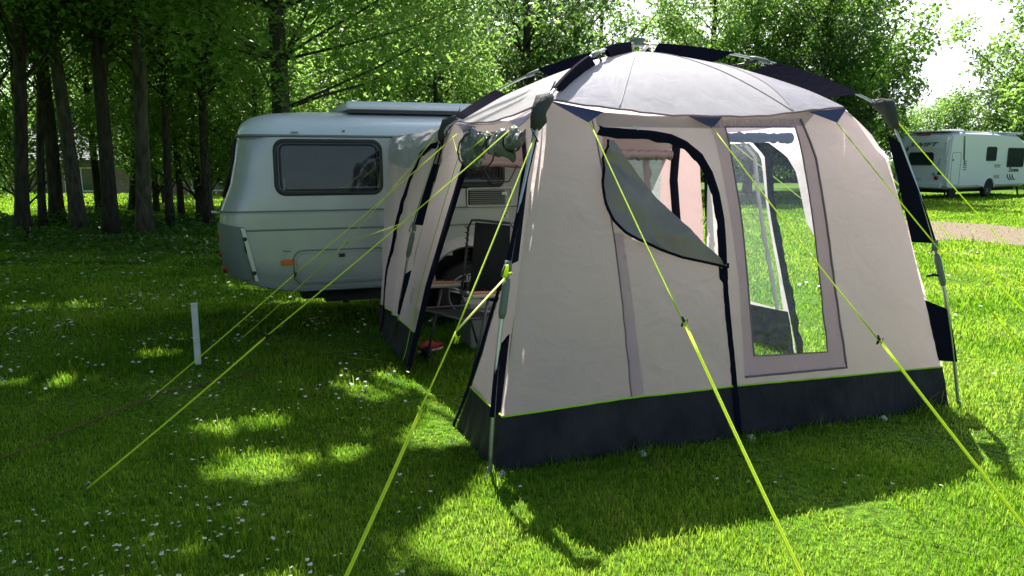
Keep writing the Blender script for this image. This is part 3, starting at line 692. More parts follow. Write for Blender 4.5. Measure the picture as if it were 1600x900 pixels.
guy('neon guy line forked below the front left pole with a pale strand from the clamp', [(W(.36, .28, 1.74), J7, .0042), (J7, m7, .0042), (m7, Q7, .0045), (m7 + Vector((.008, 0, 0)), Q7 + Vector((.008, 0, 0)), .004)], [J7 + Vector((0, 0, -.03)), m7], Q7)
guy('pale strand tying the front left pole clamp to the forked guy line', [(W(.12, .07, 1.0), J7, .0052)], [W(.11, .06, 1.0), J7], J7 + Vector((0, 0, 0)), mats='rope_dim') if False else None
g_ = [o for o in COL.objects if o.name.startswith('guy_line')][-1]
bm = bmesh.new(); tube(bm, [W(.12, .07, 1.02) - Q7, J7 - Q7], .0052, 6); build('clamp_strand', bm, M['rope_dim'], g_, True)
bm = bmesh.new(); c = W(.11, .06, 1.03) - Q7; tube(bm, [c + Vector((-.01, 0, -.03)), c, c + Vector((.01, 0, .05))], [.006, .015, .005], 6); tube(bm, [c, c + Vector((.03, -.01, .01))], .005, 5); build('knot', bm, M['rope'], g_, True)
G('neon guy line from the door top down to the left foreground daisies', W(.40, .72, 1.79), (-2.08, 3.53, z0), .62)
G('neon guy line passing in front of the white post beside the caravan', W(.43, 2.05, 1.78), (-2.43, 4.93, z0), .55, thick=.0045)
J10 = Vector((-1.376, 6.325, .911)); Q10 = Vector((-2.42, 6.66, z0))
guy('forked neon guy line from the rear left pole ending behind the white post', [(W(.36, 2.45, 1.76), J10, .0028), (W(.22, 2.62, 1.12), J10, .0028), (J10, Q10, .0038)], [J10, J10.lerp(Q10, .55)], Q10)
# slack loop of cord along the left door top
bm = bmesh.new(); P3 = [W(.38, 2.02, 1.79), W(.36, 1.9, 1.74), W(.34, 1.75, 1.65), W(.33, 1.5, 1.63), W(.33, 1.3, 1.68), W(.36, 1.15, 1.74), W(.36, 1.1, 1.76)]
tube(bm, P3, .0035, 6); o = build('slack_cord', bm, M['rope'], None, True); setp(o, 'slack neon cord looped under the rolled door blind', 'cord')
bm = bmesh.new(); P3 = [W(.10, 2.35, .02), W(-.05, 2.3, .012), W(-.15, 2.45, .012), W(-.35, 2.6, .015), W(-.3, 2.75, .012)]
tube(bm, [p for p in P3], .003, 5); tube(bm, [W(.2, 2.3, .45), W(.12, 2.33, .2), W(.10, 2.35, .02)], .003, 5)
o = build('slack_cord', bm, M['rope_dim'], None, True); setp(o, 'pale slack cord trailing on the grass by the tent door edge', 'cord')
bm = bmesh.new(); P3 = [Vector((-2.75, 3.8, .02)), Vector((-2.6, 4.3, .03)), Vector((-2.5, 4.7, .025)), Vector((-2.40, 5.1, .02)), Vector((-2.0, 5.5, .012)), Vector((-1.7, 6.1, .012)), Vector((-1.3, 6.2, .02)), Vector((-1.0, 6.3, .02))]
tube(bm, P3, .0045, 6); o = build('brown_cord', bm, M['brown'], None, True); setp(o, 'thin brown cord lying in the shaded grass left of the tent', 'cord')

# ------------------------------------------------------------------ silver caravan
cv = empty('silver_caravan', W(.5, 4.45, 0), ANG); setp(cv, 'silver touring caravan with rounded roof and raised roof lid behind the awning tent', 'caravan')
def CL(u, v, z): return Vector((u - .5, v - 4.45, z))
UMIN = [(.43, -1.16), (.50, -1.20), (.61, -1.25), (.78, -1.278), (1.0, -1.28), (1.15, -1.262), (1.375, -1.17), (1.6, -1.12), (1.80, -1.09), (1.87, -1.075), (1.93, -1.045), (1.99, -.97), (2.04, -.84), (2.075, -.6), (2.095, -.2)]
def umin(z): return float(np.interp(z, [a for a, b in UMIN], [b for a, b in UMIN]))
def vins(z):
    return float(np.interp(z, [.43, .6, 1.15, 1.8, 1.85, 1.92, 1.98, 2.03, 2.07, 2.10], [.02, 0, 0, .04, .05, .09, .17, .30, .52, .85]))
def ring(z, n=28, off=0.0):
    u0 = umin(z); u1 = 3.55 - (u0 + 1.28) * 1.1; v0 = 3.45 + vins(z); v1 = 5.45 - vins(z)
    r = .22 if z < 1.8 else .30
    r = min(r, (v1 - v0) * .45)
    pts = []
    for (cx, cy, a0) in ((u0 + r, v0 + r, 180), (u1 - r, v0 + r, 270), (u1 - r, v1 - r, 0), (u0 + r, v1 - r, 90)):
        for k in range(9):
            a = R(a0 + k * 90 / 8); pts.append((cx + (r + off) * math.cos(a), cy + (r + off) * math.sin(a)))
    # subdivide long sides
    out = []; N_ = len(pts)
    for i in range(N_):
        a = pts[i]; b = pts[(i + 1) % N_]; L_ = math.hypot(a[0] - b[0], a[1] - b[1]); k = 24 if i % 9 == 8 and i in (8, 26) else (8 if i % 9 == 8 else 1)
        for j in range(k): out.append((a[0] + (b[0] - a[0]) * j / k, a[1] + (b[1] - a[1]) * j / k))
    return out
def lift(u, z):  # underside sweeps up towards the tail
    t = max(0, min(1, (-.62 - u) / .62)); return .17 * t ** 1.6 * max(0, 1 - (z - .43) / .45)
def loft(zs, cap, m, name, parent):
    bm = bmesh.new(); prev = None
    for z in zs:
        zz = z if z <= 1.8 else 1.8 + (z - 1.8) * .84
        rv = [bm.verts.new(CL(a, b, zz + lift(a, z))) for a, b in ring(z)]
        if prev:
            for i in range(len(rv)): bm.faces.new((prev[i], prev[(i + 1) % len(rv)], rv[(i + 1) % len(rv)], rv[i]))
        else: first = rv
        prev = rv
    if cap == 'top': bm.faces.new(prev)
    if cap == 'bottom': bm.faces.new(first[::-1])
    return bm
# body with the wheel arch cut by boolean-free displacement: leave the arch as a dark recess built in front
bm = loft([.43, .46, .50, .56, .62, .7, .78, .86, .94, 1.0, 1.08, 1.15, 1.25, 1.375, 1.5, 1.6, 1.7, 1.80], 'bottom', M['silver_paint'], 'body', cv)
# cut the wheel arch: remove faces inside the arch on the near side
AU, AZ, AR = .93, .36, .43
cut = [f for f in bm.faces if abs(f.normal.y) > -1 and f.calc_center_median().y < -0.9 and math.hypot(f.calc_center_median().x + .5 - AU, f.calc_center_median().z - AZ) < AR - .03]
bmesh.ops.delete(bm, geom=cut, context='FACES')
body = build('body', bm, M['silver_paint'], cv, True)
bm = loft([1.80, 1.83, 1.87, 1.90, 1.93, 1.96, 1.99, 2.015, 2.04, 2.06, 2.075, 2.09, 2.095], 'top', M['roof_paint'], 'roof', cv)
roof = build('roof', bm, M['roof_paint'], cv, True)
# roof lid
bm = bmesh.new(); box(bm, CL(1.18, 4.45, 2.085), (2.62, 1.42, .075), bevel=.03); lid = build('roof_lid', bm, M['roof_paint'], cv, True)
bm = bmesh.new(); box(bm, CL(1.18, 4.45, 2.04), (2.57, 1.37, .05)); build('roof_seal', bm, M['rubber'], lid)
def bead(z, r, name='trim_rail', m=None):
    bm = bmesh.new(); P_ = ring(z, off=.004); tube(bm, [CL(a, b, z + lift(a, z)) for a, b in P_], r, 6, closed=True); build(name, bm, m or M['trimgrey'], cv, True)
bead(1.795, .012); bead(1.15, .007); bead(.988, .008); bead(.44, .012); bead(1.135, .004, m=M['strip'])
# wheel arch liner and flare
bm = bmesh.new(); pa = [CL(AU + AR * math.cos(a), 3.44, AZ + AR * math.sin(a)) for a in np.linspace(R(-8), R(188), 30)]
tube(bm, pa, .02, 8); ribbon(bm, [p + Vector((0, -.03, 0)) for p in pa], [CL(AU + (AR + .09) * math.cos(a), 3.449, AZ + (AR + .09) * math.sin(a)) for a in np.linspace(R(-8), R(188), 30)])
ribbon(bm, [p + Vector((0, -.03, 0)) for p in pa], [p + Vector((0, .02, 0)) for p in pa])
build('wheel_arch', bm, M['silver_paint'], cv, True)
bm = bmesh.new(); ribbon(bm, pa, [p + Vector((0, .35, 0)) for p in pa]); box(bm, CL(AU, 3.82, .6), (1.0, .02, .9)); build('arch_liner', bm, M['under'], cv)
# plate bridging the jagged cut down to the flare
def arch_fill():
    bm = bmesh.new(); inner, outer = [], []
    for a in np.linspace(R(-8), R(188), 40):
        inner.append(CL(AU + (AR - .02) * math.cos(a), 3.4475, AZ + (AR - .02) * math.sin(a))); outer.append(CL(AU + (AR + .16) * math.cos(a), 3.4485, max(.44, AZ + (AR + .16) * math.sin(a))))
    ribbon(bm, inner, outer); build('arch_panel', bm, M['silver_paint'], cv)
arch_fill()
def wheel(c, parent, r=.31, wd=.19, sgn=-1):
    wh = empty('wheel', c, 0, parent)
    bm = bmesh.new(); prof = [(.60, -.5), (.66, -.5), (.9, -.5), (.98, -.4), (1.0, -.2), (1.0, .2), (.98, .4), (.9, .5), (.6, .5)]
    rings_ = []
    for k in range(32):
        a = 2 * math.pi * k / 32; rings_.append([bm.verts.new((p[0] * r * math.cos(a), p[1] * wd, p[0] * r * math.sin(a))) for p in prof])
    for k in range(32):
        for j in range(len(prof) - 1): bm.faces.new((rings_[k][j], rings_[(k + 1) % 32][j], rings_[(k + 1) % 32][j + 1], rings_[k][j + 1]))
    build('tyre', bm, M['tyre'], wh, True)
    bm = bmesh.new(); tube(bm, [(r * .64 * math.cos(a), sgn * wd * .48, r * .64 * math.sin(a)) for a in np.linspace(0, 2 * math.pi, 33)[:-1]], r * .035, 8, closed=True)
    cyl(bm, (0, sgn * wd * .30, 0), r * .16, .05, 'Y', 16)
    for k in range(5):
        a = 2 * math.pi * k / 5 + .3
        for s_ in (-.09, .09):
            p0 = Vector((math.cos(a + s_ * 2) * r * .12, sgn * wd * .36, math.sin(a + s_ * 2) * r * .12)); p1 = Vector((math.cos(a + s_) * r * .64, sgn * wd * .44, math.sin(a + s_) * r * .64))
            tube(bm, [p0, p1], r * .055, 6)
    build('rim', bm, M['alloy'], wh, True)
    bm = bmesh.new(); cyl(bm, (0, sgn * wd * .1, 0), r * .62, .02, 'Y', 24); build('brake_shadow', bm, M['under'], wh)
wheel(CL(AU, 3.56, .31), cv)
bm = bmesh.new(); box(bm, CL(1.1, 4.45, .36), (3.0, 1.7, .12)); box(bm, CL(-.30, 4.0, .385), (.62, .8, .10), bevel=.02); box(bm, CL(-.2, 3.75, .34), (.05, .05, .16)); build('chassis', bm, M['under'], cv)
# far side wheel and corner legs
wheel(CL(AU, 5.30, .31), cv, sgn=1)
for (a, b) in ((-.7, 3.75), (-.7, 5.15), (3.1, 3.75), (3.1, 5.15)):
    bm = bmesh.new(); s_ = 1 if a < 0 else -1; tube(bm, [CL(a + .1 * s_, b + .1, .40), CL(a + .6 * s_, b + .1, .37)], .02, 6); box(bm, CL(a + .6 * s_, b + .1, .37), (.10, .1, .03)); build('corner_steady', bm, M['under'], cv)
def rrect(u0, u1, z0, z1, r, n=6):
    P_ = []
    for cx, cy, a0 in ((u1 - r, z1 - r, 0), (u0 + r, z1 - r, 90), (u0 + r, z0 + r, 180), (u1 - r, z0 + r, 270)):
        for k in range(n + 1):
            a = R(a0 + 90 * k / n); P_.append((cx + r * math.cos(a), cy + r * math.sin(a)))
    return P_
def vside(z): return 3.45 + vins(z)
def cwindow(u0, u1, z0, z1, curtainshift=0):
    P_ = rrect(u0, u1, z0, z1, .075)
    bm = bmesh.new(); tube(bm, [CL(a, vside(b) - .006, b) for a, b in P_], .020, 8, closed=True)
    f = build('window', bm, M['rubber'], cv, True)
    bm = bmesh.new(); P2 = rrect(u0 + .035, u1 - .035, z0 + .03, z1 - .03, .055); tube(bm, [CL(a, vside(b) - .020, b) for a, b in P2], .008, 6, closed=True); build('inner_frame', bm, M['blackplastic'], f, True)
    bm = bmesh.new(); bm.faces.new([bm.verts.new(CL(a, vside(b) - .018, b)) for a, b in P_]); build('pane', bm, M['glass'], f)
    bm = bmesh.new(); bm.faces.new([bm.verts.new(CL(a, vside(b) - .004, b)) for a, b in P_]); build('window_recess', bm, M['under'], f)
    bm = bmesh.new(); n = 90; va = []
    for i in range(n + 1):
        a = u0 + .05 + (u1 - u0 - .1) * i / n; y = -.010 + .0045 * math.sin(i * .9 + 2 * nf(i, 0, .2)) 
        va.append([bm.verts.new(CL(a, vside(z) + y, z)) for z in (z0 + .03, (z0 + z1) / 2, z1 - .03)])
    for i in range(n):
        for j in range(2): bm.faces.new((va[i][j], va[i + 1][j], va[i + 1][j + 1], va[i][j + 1]))
    build('curtain', bm, M['curtain'], f, True)
    bm = bmesh.new(); box(bm, CL(u0 + .06, vside(z0) - .024, z0 + .08), (.012, .012, .10)); box(bm, CL(u1 - .2, vside(z0) - .022, z0 + .05), (.38, .004, .006)); build('stay', bm, M['trimgrey'], f)
cwindow(-.79, .115, 1.30, 1.75)
cwindow(.62, 1.28, 1.345, 1.70)
# door at the front part, mostly hidden
bm = bmesh.new(); tube(bm, [CL(a, 3.447, b) for a, b in rrect(1.75, 2.40, .5, 1.77, .09)], .008, 6, closed=True); dr = build('door', bm, M['rubber'], cv, True)
bm = bmesh.new(); box(bm, CL(1.82, 3.435, 1.05), (.05, .02, .12), bevel=.005); build('handle', bm, M['blackplastic'], dr)
# hatch
bm = bmesh.new(); HP = rrect(-.68, .16, .50, .80, .085)
tube(bm, [CL(a, 3.447, b) for a, b in HP], .0065, 6, closed=True); hp = build('locker_hatch', bm, M['trimgrey'], cv, True)
bm = bmesh.new(); tube(bm, [CL(a, 3.447, b) for a, b in rrect(-.655, .135, .525, .775, .07)], .0035, 6, closed=True); build('hatch_panel', bm, M['silver_paint'], hp, True)
bm = bmesh.new(); box(bm, CL(-.26, 3.441, .745), (.055, .012, .032), bevel=.005); build('lock', bm, M['blackplastic'], hp)
for a in (-.55, .02):
    bm = bmesh.new(); box(bm, CL(a, 3.442, .502), (.05, .012, .012)); build('hinge', bm, M['trimgrey'], hp)
bm = bmesh.new(); tube(bm, [CL(-.70, 3.44, .80), CL(-.76, 3.435, .80), CL(-.76, 3.435, .815)], .004, 6); build('catch', bm, M['trimgrey'], hp)
bm = bmesh.new(); box(bm, CL(-.735, 3.437, .703), (.105, .03, .052), bevel=.008); sl = build('side_marker_light', bm, M['orange'], cv)
# corner tail light cluster
bm = bmesh.new(); rows = []
for z, uf in ((1.01, -1.115), (.9, -1.095), (.78, -1.07), (.66, -1.045), (.548, -1.02)):
    row = []
    for s_ in np.linspace(0, 1, 12):
        # follow the rounded corner from the side face to the tail
        P_ = ring(z, off=.014); arc = [(uf, 3.45 + vins(z) - .014)] + [p for p in P_[:9]][::-1]
        L_ = [0]
        for i in range(1, len(arc)): L_.append(L_[-1] + math.hypot(arc[i][0] - arc[i - 1][0], arc[i][1] - arc[i - 1][1]))
        q = s_ * L_[-1]; row.append(bm.verts.new(CL(float(np.interp(q, L_, [p[0] for p in arc])), float(np.interp(q, L_, [p[1] for p in arc])), z + (.05 * s_ if z > .6 else .05 * s_))))
    rows.append(row)
for i in range(4):
    for j in range(11): bm.faces.new((rows[i][j], rows[i][j + 1], rows[i + 1][j + 1], rows[i + 1][j]))
tl = build('tail_light_cluster', bm, mat('cluster_grey', (.17, .20, .19), .4, metal=.2), cv, True)
bm = bmesh.new(); a, b = CL(-1.105, 3.428, 1.012), CL(-1.008, 3.428, .548)
dd = Vector((.028, 0, 0)); q = [bm.verts.new(p) for p in (a, b, b + dd, a + dd * 1.2)]; q2 = [bm.verts.new(v_.co + Vector((0, .016, 0))) for v_ in q]
bm.faces.new(q); 
for i in range(4): bm.faces.new((q[i], q[(i + 1) % 4], q2[(i + 1) % 4], q2[i]))
build('light_strip', bm, M['strip'], tl)
for t in (.2, .84):
    c = a.lerp(b, t); bm = bmesh.new(); cyl(bm, c + Vector((.01, -.004, 0)), .018, .014, 'Y', 14); build('screw_cap', bm, M['blackplastic'], tl)
for z in (.93, .79, .65):
    bm = bmesh.new(); cyl(bm, CL(umin(z) + .012, 3.66, z), .045, .05, 'X', 18); build('tail_lens', bm, M['redlens'], tl, True)
# tail: window, marker stub
bm = bmesh.new()
for z0_, z1_ in ((1.25, 1.78),):
    P_ = [(umin(z) - .006, v_, z) for z in (1.27,) for v_ in np.linspace(3.75, 5.15, 5)] + [(umin(z) - .006, v_, z) for z in (1.76,) for v_ in np.linspace(5.15, 3.75, 5)]
    tube(bm, [CL(*p) for p in P_], .022, 8, closed=True)
f = build('window', bm, M['rubber'], cv, True)
bm = bmesh.new(); q = [bm.verts.new(CL(umin(z) - .012, v_, z)) for z, v_ in ((1.27, 3.75), (1.27, 5.15), (1.76, 5.15), (1.76, 3.75))]; bm.faces.new(q); build('pane', bm, M['farglass'], f)
bm = bmesh.new(); tube(bm, [CL(-1.25, 3.6, 1.14), CL(-1.33, 3.55, 1.15)], [.008, .012], 8); build('marker_stub', bm, M['strip'], cv, True)
# vent grille between the window and wheel
bm = bmesh.new(); tube(bm, [CL(a_, 3.444, b_) for a_, b_ in rrect(.92, 1.36, 1.155, 1.325, .02)], .007, 6, closed=True); gr = build('vent_grille', bm, M['white'], cv, True)
bm = bmesh.new()
for i in range(8): box(bm, CL(1.12, 3.441, 1.175 + i * .0185), (.36, .012, .006), Matrix.Rotation(.6, 3, 'X'))
build('louvre', bm, M['silver_paint'], gr)
bm = bmesh.new(); box(bm, CL(1.10, 3.4475, 1.24), (.38, .003, .14)); build('vent_backing', bm, M['under'], gr)
bm = bmesh.new(); box(bm, CL(1.285, 3.437, 1.275), (.05, .006, .03)); build('maker_plate', bm, M['strip'], gr)
bm = bmesh.new(); box(bm, CL(1.30, 3.443, 1.07), (.06, .004, .06)); st = build('sticker', bm, M['strip'], cv)
bm = bmesh.new(); cyl(bm, CL(1.29, 3.440, 1.06), .012, .004, 'Y', 10); cyl(bm, CL(1.31, 3.440, 1.085), .009, .004, 'Y', 10); build('sticker_mark', bm, M['decal'], st)
# rivets and roof bracket
bm = bmesh.new(); box(bm, CL(-.62, 3.49, 1.825), (.06, .02, .012)); box(bm, CL(-.2, 3.5, 1.84), (.02, .02, .02)); build('roof_bracket', bm, M['trimgrey'], cv)

# ------------------------------------------------------------------ things under the awning
ch = empty('camping_chair', W(.60, 2.36, 0), R(-50)); setp(ch, 'black folding recliner chair with an orange topped armrest in the tent doorway', 'chair')
def tb(name, pts, r, m, par): 
    bm = bmesh.new(); tube(bm, pts, r, 8); return build(name, bm, m, par, True)
tb('back_frame', [(-.05, -.05, .42), (-.04, .0, .80), (-.02, .02, 1.06), (.01, .03, 1.115), (.08, .04, 1.12), (.46, .06, 1.12), (.50, .06, 1.08), (.52, .04, .8), (.52, -.02, .42)], .011, M['chairgrey'], ch)
def plate(name, q, m, par, bulge=.02):
    bm = bmesh.new(); a, b, c, d = [Vector(p) for p in q]; n = 10; nn = (b - a).cross(d - a).normalized()
    g = [[bm.verts.new(a.lerp(b, i / n).lerp(d.lerp(c, i / n), j / n) + nn * bulge * math.sin(math.pi * i / n) * math.sin(math.pi * j / n)) for i in range(n + 1)] for j in range(n + 1)]
    for j in range(n):
        for i in range(n): bm.faces.new((g[j][i], g[j][i + 1], g[j + 1][i + 1], g[j + 1][i]))
    return build(name, bm, m, par, True)
plate('backrest', [(.0, .0, .50), (.49, .0, .50), (.47, .05, 1.10), (.03, .05, 1.10)], M['chairfab'], ch, .04)
plate('seat', [(-.02, -.42, .44), (.49, -.42, .44), (.49, .0, .40), (.0, .0, .40)], M['chairfab'], ch, -.04)
tb('seat_frame', [(-.04, 0, .42), (-.04, -.45, .45), (.52, -.45, .45), (.52, 0, .42)], .010, M['chairgrey'], ch)
for x in (-.06, .54):
    tb('leg', [(x, -.38, .02), (x, -.30, .3), (x, -.22, .58)], .011, M['chairgrey'], ch)
    tb('leg', [(x + .015, .14, .02), (x + .015, .05, .3), (x + .01, -.05, .55)], .011, M['chairgrey'], ch)
    bm = bmesh.new(); box(bm, (x, -.22, .605), (.055, .34, .035), Matrix.Rotation(-.08, 3, 'X'), bevel=.014); ar = build('armrest', bm, M['armplastic'], ch, True)
    bm = bmesh.new(); box(bm, (x, -.24, .628), (.052, .28, .022), Matrix.Rotation(-.08, 3, 'X'), bevel=.009); build('arm_pad', bm, M['armwood'], ar, True)
bm = bmesh.new()
for i in range(14): tube(bm, [(-.03, -.02 + .003 * i, .45 + i * .045), (.01, 0, .465 + i * .045), (-.03, -.01, .48 + i * .045)], .004, 4)
build('lacing', bm, M['blackplastic'], ch, True)
cb = empty('cool_box', W(.84, 2.66, 0), ANG); setp(cb, 'dull green cool box standing on the grass behind the chair in the tent doorway', 'cool box')
bm = bmesh.new(); box(bm, (0, 0, .19), (.36, .28, .34), bevel=.02); build('tub', bm, M['boxgreen'], cb)
bm = bmesh.new(); box(bm, (0, 0, .385), (.38, .30, .05), bevel=.015); build('lid', bm, M['boxlid'], cb)
tb('handle', [(-.19, -.02, .3), (-.2, -.16, .33), (.2, -.16, .33), (.19, -.02, .3)], .009, M['boxlid'], cb)
for i, (a, b, lab, m_) in enumerate([(.34, 2.62, 'red and white shoe lying just inside the tent door', 'shoe'), (.26, 2.42, 'dark shoe in the shade just inside the tent door', 'chairfab')]):
    sh = empty('shoe', W(a, b, 0), .8 + i); setp(sh, lab, 'shoe')
    bm = bmesh.new(); bmesh.ops.create_uvsphere(bm, u_segments=16, v_segments=10, radius=1)
    for v_ in bm.verts:
        x, y, z = v_.co; h = .055 if x < .1 else .035; v_.co = Vector((x * .135, y * (.045 + .008 * x), max(z, -.25) * h + .045 - (.0 if x < .1 else .004)))
    build('upper', bm, M[m_], sh, True)
    bm = bmesh.new(); bmesh.ops.create_uvsphere(bm, u_segments=16, v_segments=8, radius=1)
    for v_ in bm.verts: x, y, z = v_.co; v_.co = Vector((x * .14, y * .05, max(-1, min(1, z * 2)) * .012 + .018))
    build('sole', bm, M['white'] if i == 0 else M['tyre'], sh, True)

# white post
bm = bmesh.new(); box(bm, (0, 0, .25), (.046, .046, .48), bevel=.005); box(bm, (0, 0, .492), (.05, .05, .012), bevel=.003)
o = build('marker_post', bm, M['white'], None); o.location = (-2.46, 5.84, 0); o.rotation_euler = (0, 0, .3); setp(o, 'short square white post standing in the shaded lawn left of the caravan', 'post')

# ------------------------------------------------------------------ far white caravan
fc = empty('white_caravan', (17.44, 31.1, 0), R(33)); setp(fc, 'large white touring caravan parked beyond the gravel track at the right', 'caravan')
# local x along the side away from the tail, y into the body
def prism(prof, y0, y1, name, m, parent, inset=.0, bev=.06):
    bm = bmesh.new(); a = [bm.verts.new((x, y0, z)) for x, z in prof]; b = [bm.verts.new((x, y1, z)) for x, z in prof]
    bm.faces.new(a); bm.faces.new(b[::-1])
    for i in range(len(prof)): bm.faces.new((a[i], b[i], b[(i + 1) % len(prof)], a[(i + 1) % len(prof)]))
    bmesh.ops.recalc_face_normals(bm, faces=bm.faces)
    if bev: bmesh.ops.bevel(bm, geom=[e for e in bm.edges], offset=bev, segments=2, affect='EDGES')
    return build(name, bm, m, parent, True)
prof = [(0, .42), (0, 1.0), (.03, 1.6), (.10, 2.45), (.22, 2.62), (1.2, 2.68), (3.5, 2.68), (5.6, 2.60), (6.6, 2.2), (6.95, 1.3), (6.9, .6), (6.5, .38), (.3, .36)]
o = prism(prof, 0, 2.25, 'body', M['farwhite'], fc, bev=.09)
mod = o.modifiers.new('n', 'WEIGHTED_NORMAL')
bm = bmesh.new(); box(bm, (3.2, 1.12, 2.70), (6.0, 2.0, .05), bevel=.02); box(bm, (2.2, 1.1, 2.77), (.7, .6, .10), bevel=.03); build('roof', bm, M['farroof'], fc)
def swin(x0, x1, z0_, z1_, y=-.008):
    bm = bmesh.new(); P_ = rrect(x0, x1, z0_, z1_, .07); bm.faces.new([bm.verts.new((a, y, b)) for a, b in P_]); f = build('window', bm, M['farglass'], fc)
    bm = bmesh.new(); tube(bm, [(a, y - .002, b) for a, b in P_], .02, 6, closed=True); build('frame', bm, M['rubber'], f, True)
swin(2.95, 3.75, 1.52, 2.08); swin(4.75, 6.2, 1.25, 2.05)
# tail window, lights, lettering (face x = 0)
bm = bmesh.new(); P_ = [(b, z) for b, z in rrect(.62, 1.62, 1.36, 1.84, .1)]; bm.faces.new([bm.verts.new((.02 - .028, b, z)) for b, z in P_]); f = build('window', bm, M['farglass'], fc)
bm = bmesh.new(); tube(bm, [(-.012, b, z) for b, z in P_], .025, 6, closed=True); build('frame', bm, M['rubber'], f, True)
bm = bmesh.new(); box(bm, (-.012, 1.12, 2.0), (.05, 1.75, .03)); box(bm, (.05, .15, 1.55), (.05, .03, 1.9)); build('tail_moulding', bm, M['farroof'], fc)
Rm = Matrix(((0, 0, -1, 0), (-1, 0, 0, 0), (0, 1, 0, 0), (0, 0, 0, 1)))
text_mesh('SWIFT', .27, M['decal'], 'lettering', fc, Matrix.Translation((-.004, 1.66, 2.10)) @ Rm, shear=.35, bold=.006).scale = (1.45, .8, 1)
for y, z, r_, m_ in ((.42, .83, .085, 'redlens'), (.30, 1.02, .07, 'decal'), (.50, 1.0, .065, 'strip')):
    bm = bmesh.new(); cyl(bm, (-.02, y, z), r_, .05, 'X', 16); build('tail_light', bm, M[m_], fc, True)
bm = bmesh.new(); box(bm, (.03, 1.1, 2.56), (.06, .55, .06), bevel=.02); build('brake_light', bm, M['redlens'], fc)
bm = bmesh.new(); box(bm, (-.012, 1.25, .78), (.02, .52, .12)); npl = build('number_plate', bm, M['white'], fc)
bm = bmesh.new(); box(bm, (-.03, 1.2, .52), (.10, 2.0, .18), bevel=.04); build('bumper', bm, M['farroof'], fc)
bm = bmesh.new(); tube(bm, [(-.03, .36, 1.35), (-.07, .34, 1.45), (-.03, .30, 1.62)], .018, 6); build('grab_handle', bm, M['decalgrey'], fc, True)
# side hatch, stripes, vents, script
bm = bmesh.new(); tube(bm, [(a, -.004, b) for a, b in rrect(.25, .92, .55, 1.85, .08)], .012, 6, closed=True); hh = build('side_locker', bm, M['decalgrey'], fc, True)
bm = bmesh.new(); box(bm, (.33, -.015, 1.55), (.05, .02, .07)); build('catch', bm, M['decal'], hh)
bm = bmesh.new()
for i, x in enumerate((.98, 1.06)):
    q = [(x, 2.5), (x + .045, 2.5), (x + .20, 1.55 - .2 * i), (x + .13, 1.55 - .2 * i)]; bm.faces.new([bm.verts.new((a, -.006, b)) for a, b in q])
for i in range(5): box(bm, (1.28, -.006, 1.50 - i * .085), (.26, .004, .03))
build('stripe_decal', bm, M['decal'], fc)
for z in (1.30, .84):
    bm = bmesh.new()
    for i in range(6): box(bm, (3.95, -.008, z + i * .025 - .06), (.48, .012, .014))
    build('fridge_vent', bm, M['decalgrey'], fc)
text_mesh('Dorema', .26, M['decal'], 'lettering', fc, Matrix.Translation((4.95, -.008, 1.04)) @ Matrix.Rotation(R(90), 4, 'X'), shear=.35, bold=.008)
bm = bmesh.new()
for i in range(3):
    P_ = [(5.2 + i * .22 + .35 * math.cos(a), .98 + .28 * math.sin(a)) for a in np.linspace(R(190), R(260), 8)]
    tube(bm, [(a, -.004, b) for a, b in P_], .028, 4)
build('swoosh_decal', bm, M['decal'], fc)
for x_, w_ in ((1.5, 2.1), (5.1, 2.6)):
    bm = bmesh.new(); box(bm, (x_, -.01, .50), (w_, .015, .035)); build('skirt_rail', bm, M['decalgrey'], fc)
wheel((3.35, .10, .32), fc, r=.33)
bm = bmesh.new(); P_ = [(3.35 + .46 * math.cos(a), -.012, .36 + .46 * math.sin(a)) for a in np.linspace(R(5), R(175), 20)]; tube(bm, P_, .03, 6)
build('wheel_arch', bm, M['farwhite'], fc, True)
bm = bmesh.new(); P_ = [(3.35 + .42 * math.cos(a), .36 + .42 * math.sin(a)) for a in np.linspace(R(0), R(180), 20)]; bm.faces.new([bm.verts.new((a, -.006, b)) for a, b in P_]); build('arch_opening', bm, M['under'], fc)
bm = bmesh.new(); box(bm, (3.2, 1.1, .30), (6.0, 1.6, .14)); tube(bm, [(.3, .15, .4), (.15, .15, .03)], .04, 6); tube(bm, [(6.3, .2, .4), (6.45, .2, .03)], .04, 6); tube(bm, [(.3, 2.05, .4), (.15, 2.05, .03)], .04, 6); box(bm, (.6, .1, .2), (.5, .1, .3)); build('chassis', bm, M['under'], fc)

# ------------------------------------------------------------------ bungalow, fence, cabinet
hb = empty('brick_bungalow', (-19.5, 38, -.75), R(4)); setp(hb, 'long low brick bungalow with grey tiled roof seen between the tree trunks', 'building')
bmat = bpy.data.materials.new('brick'); bmat.use_nodes = True; t = bmat.node_tree; bn = t.nodes.new('ShaderNodeTexBrick')
bn.inputs['Color1'].default_value = (.22, .12, .11, 1); bn.inputs['Color2'].default_value = (.30, .17, .15, 1); bn.inputs['Mortar'].default_value = (.33, .28, .26, 1); bn.inputs['Scale'].default_value = 2.2; bn.inputs['Mortar Size'].default_value = .012
mpb = t.nodes.new('ShaderNodeMapping'); mpb.inputs['Rotation'].default_value = (R(90), 0, 0); cob = t.nodes.new('ShaderNodeTexCoord')
t.links.new(cob.outputs['Object'], mpb.inputs[0]); t.links.new(mpb.outputs[0], bn.inputs[0]); t.links.new(bn.outputs[0], t.nodes['Principled BSDF'].inputs['Base Color'])
bm = bmesh.new(); box(bm, (0, 4, 1.15), (19, 8, 2.3)); build('wall', bm, bmat, hb)
tm = mat('roof_tiles', (.20, .20, .21), .8, var=(.28, .28, .28), vscale=3)
bm = bmesh.new(); nR = 22
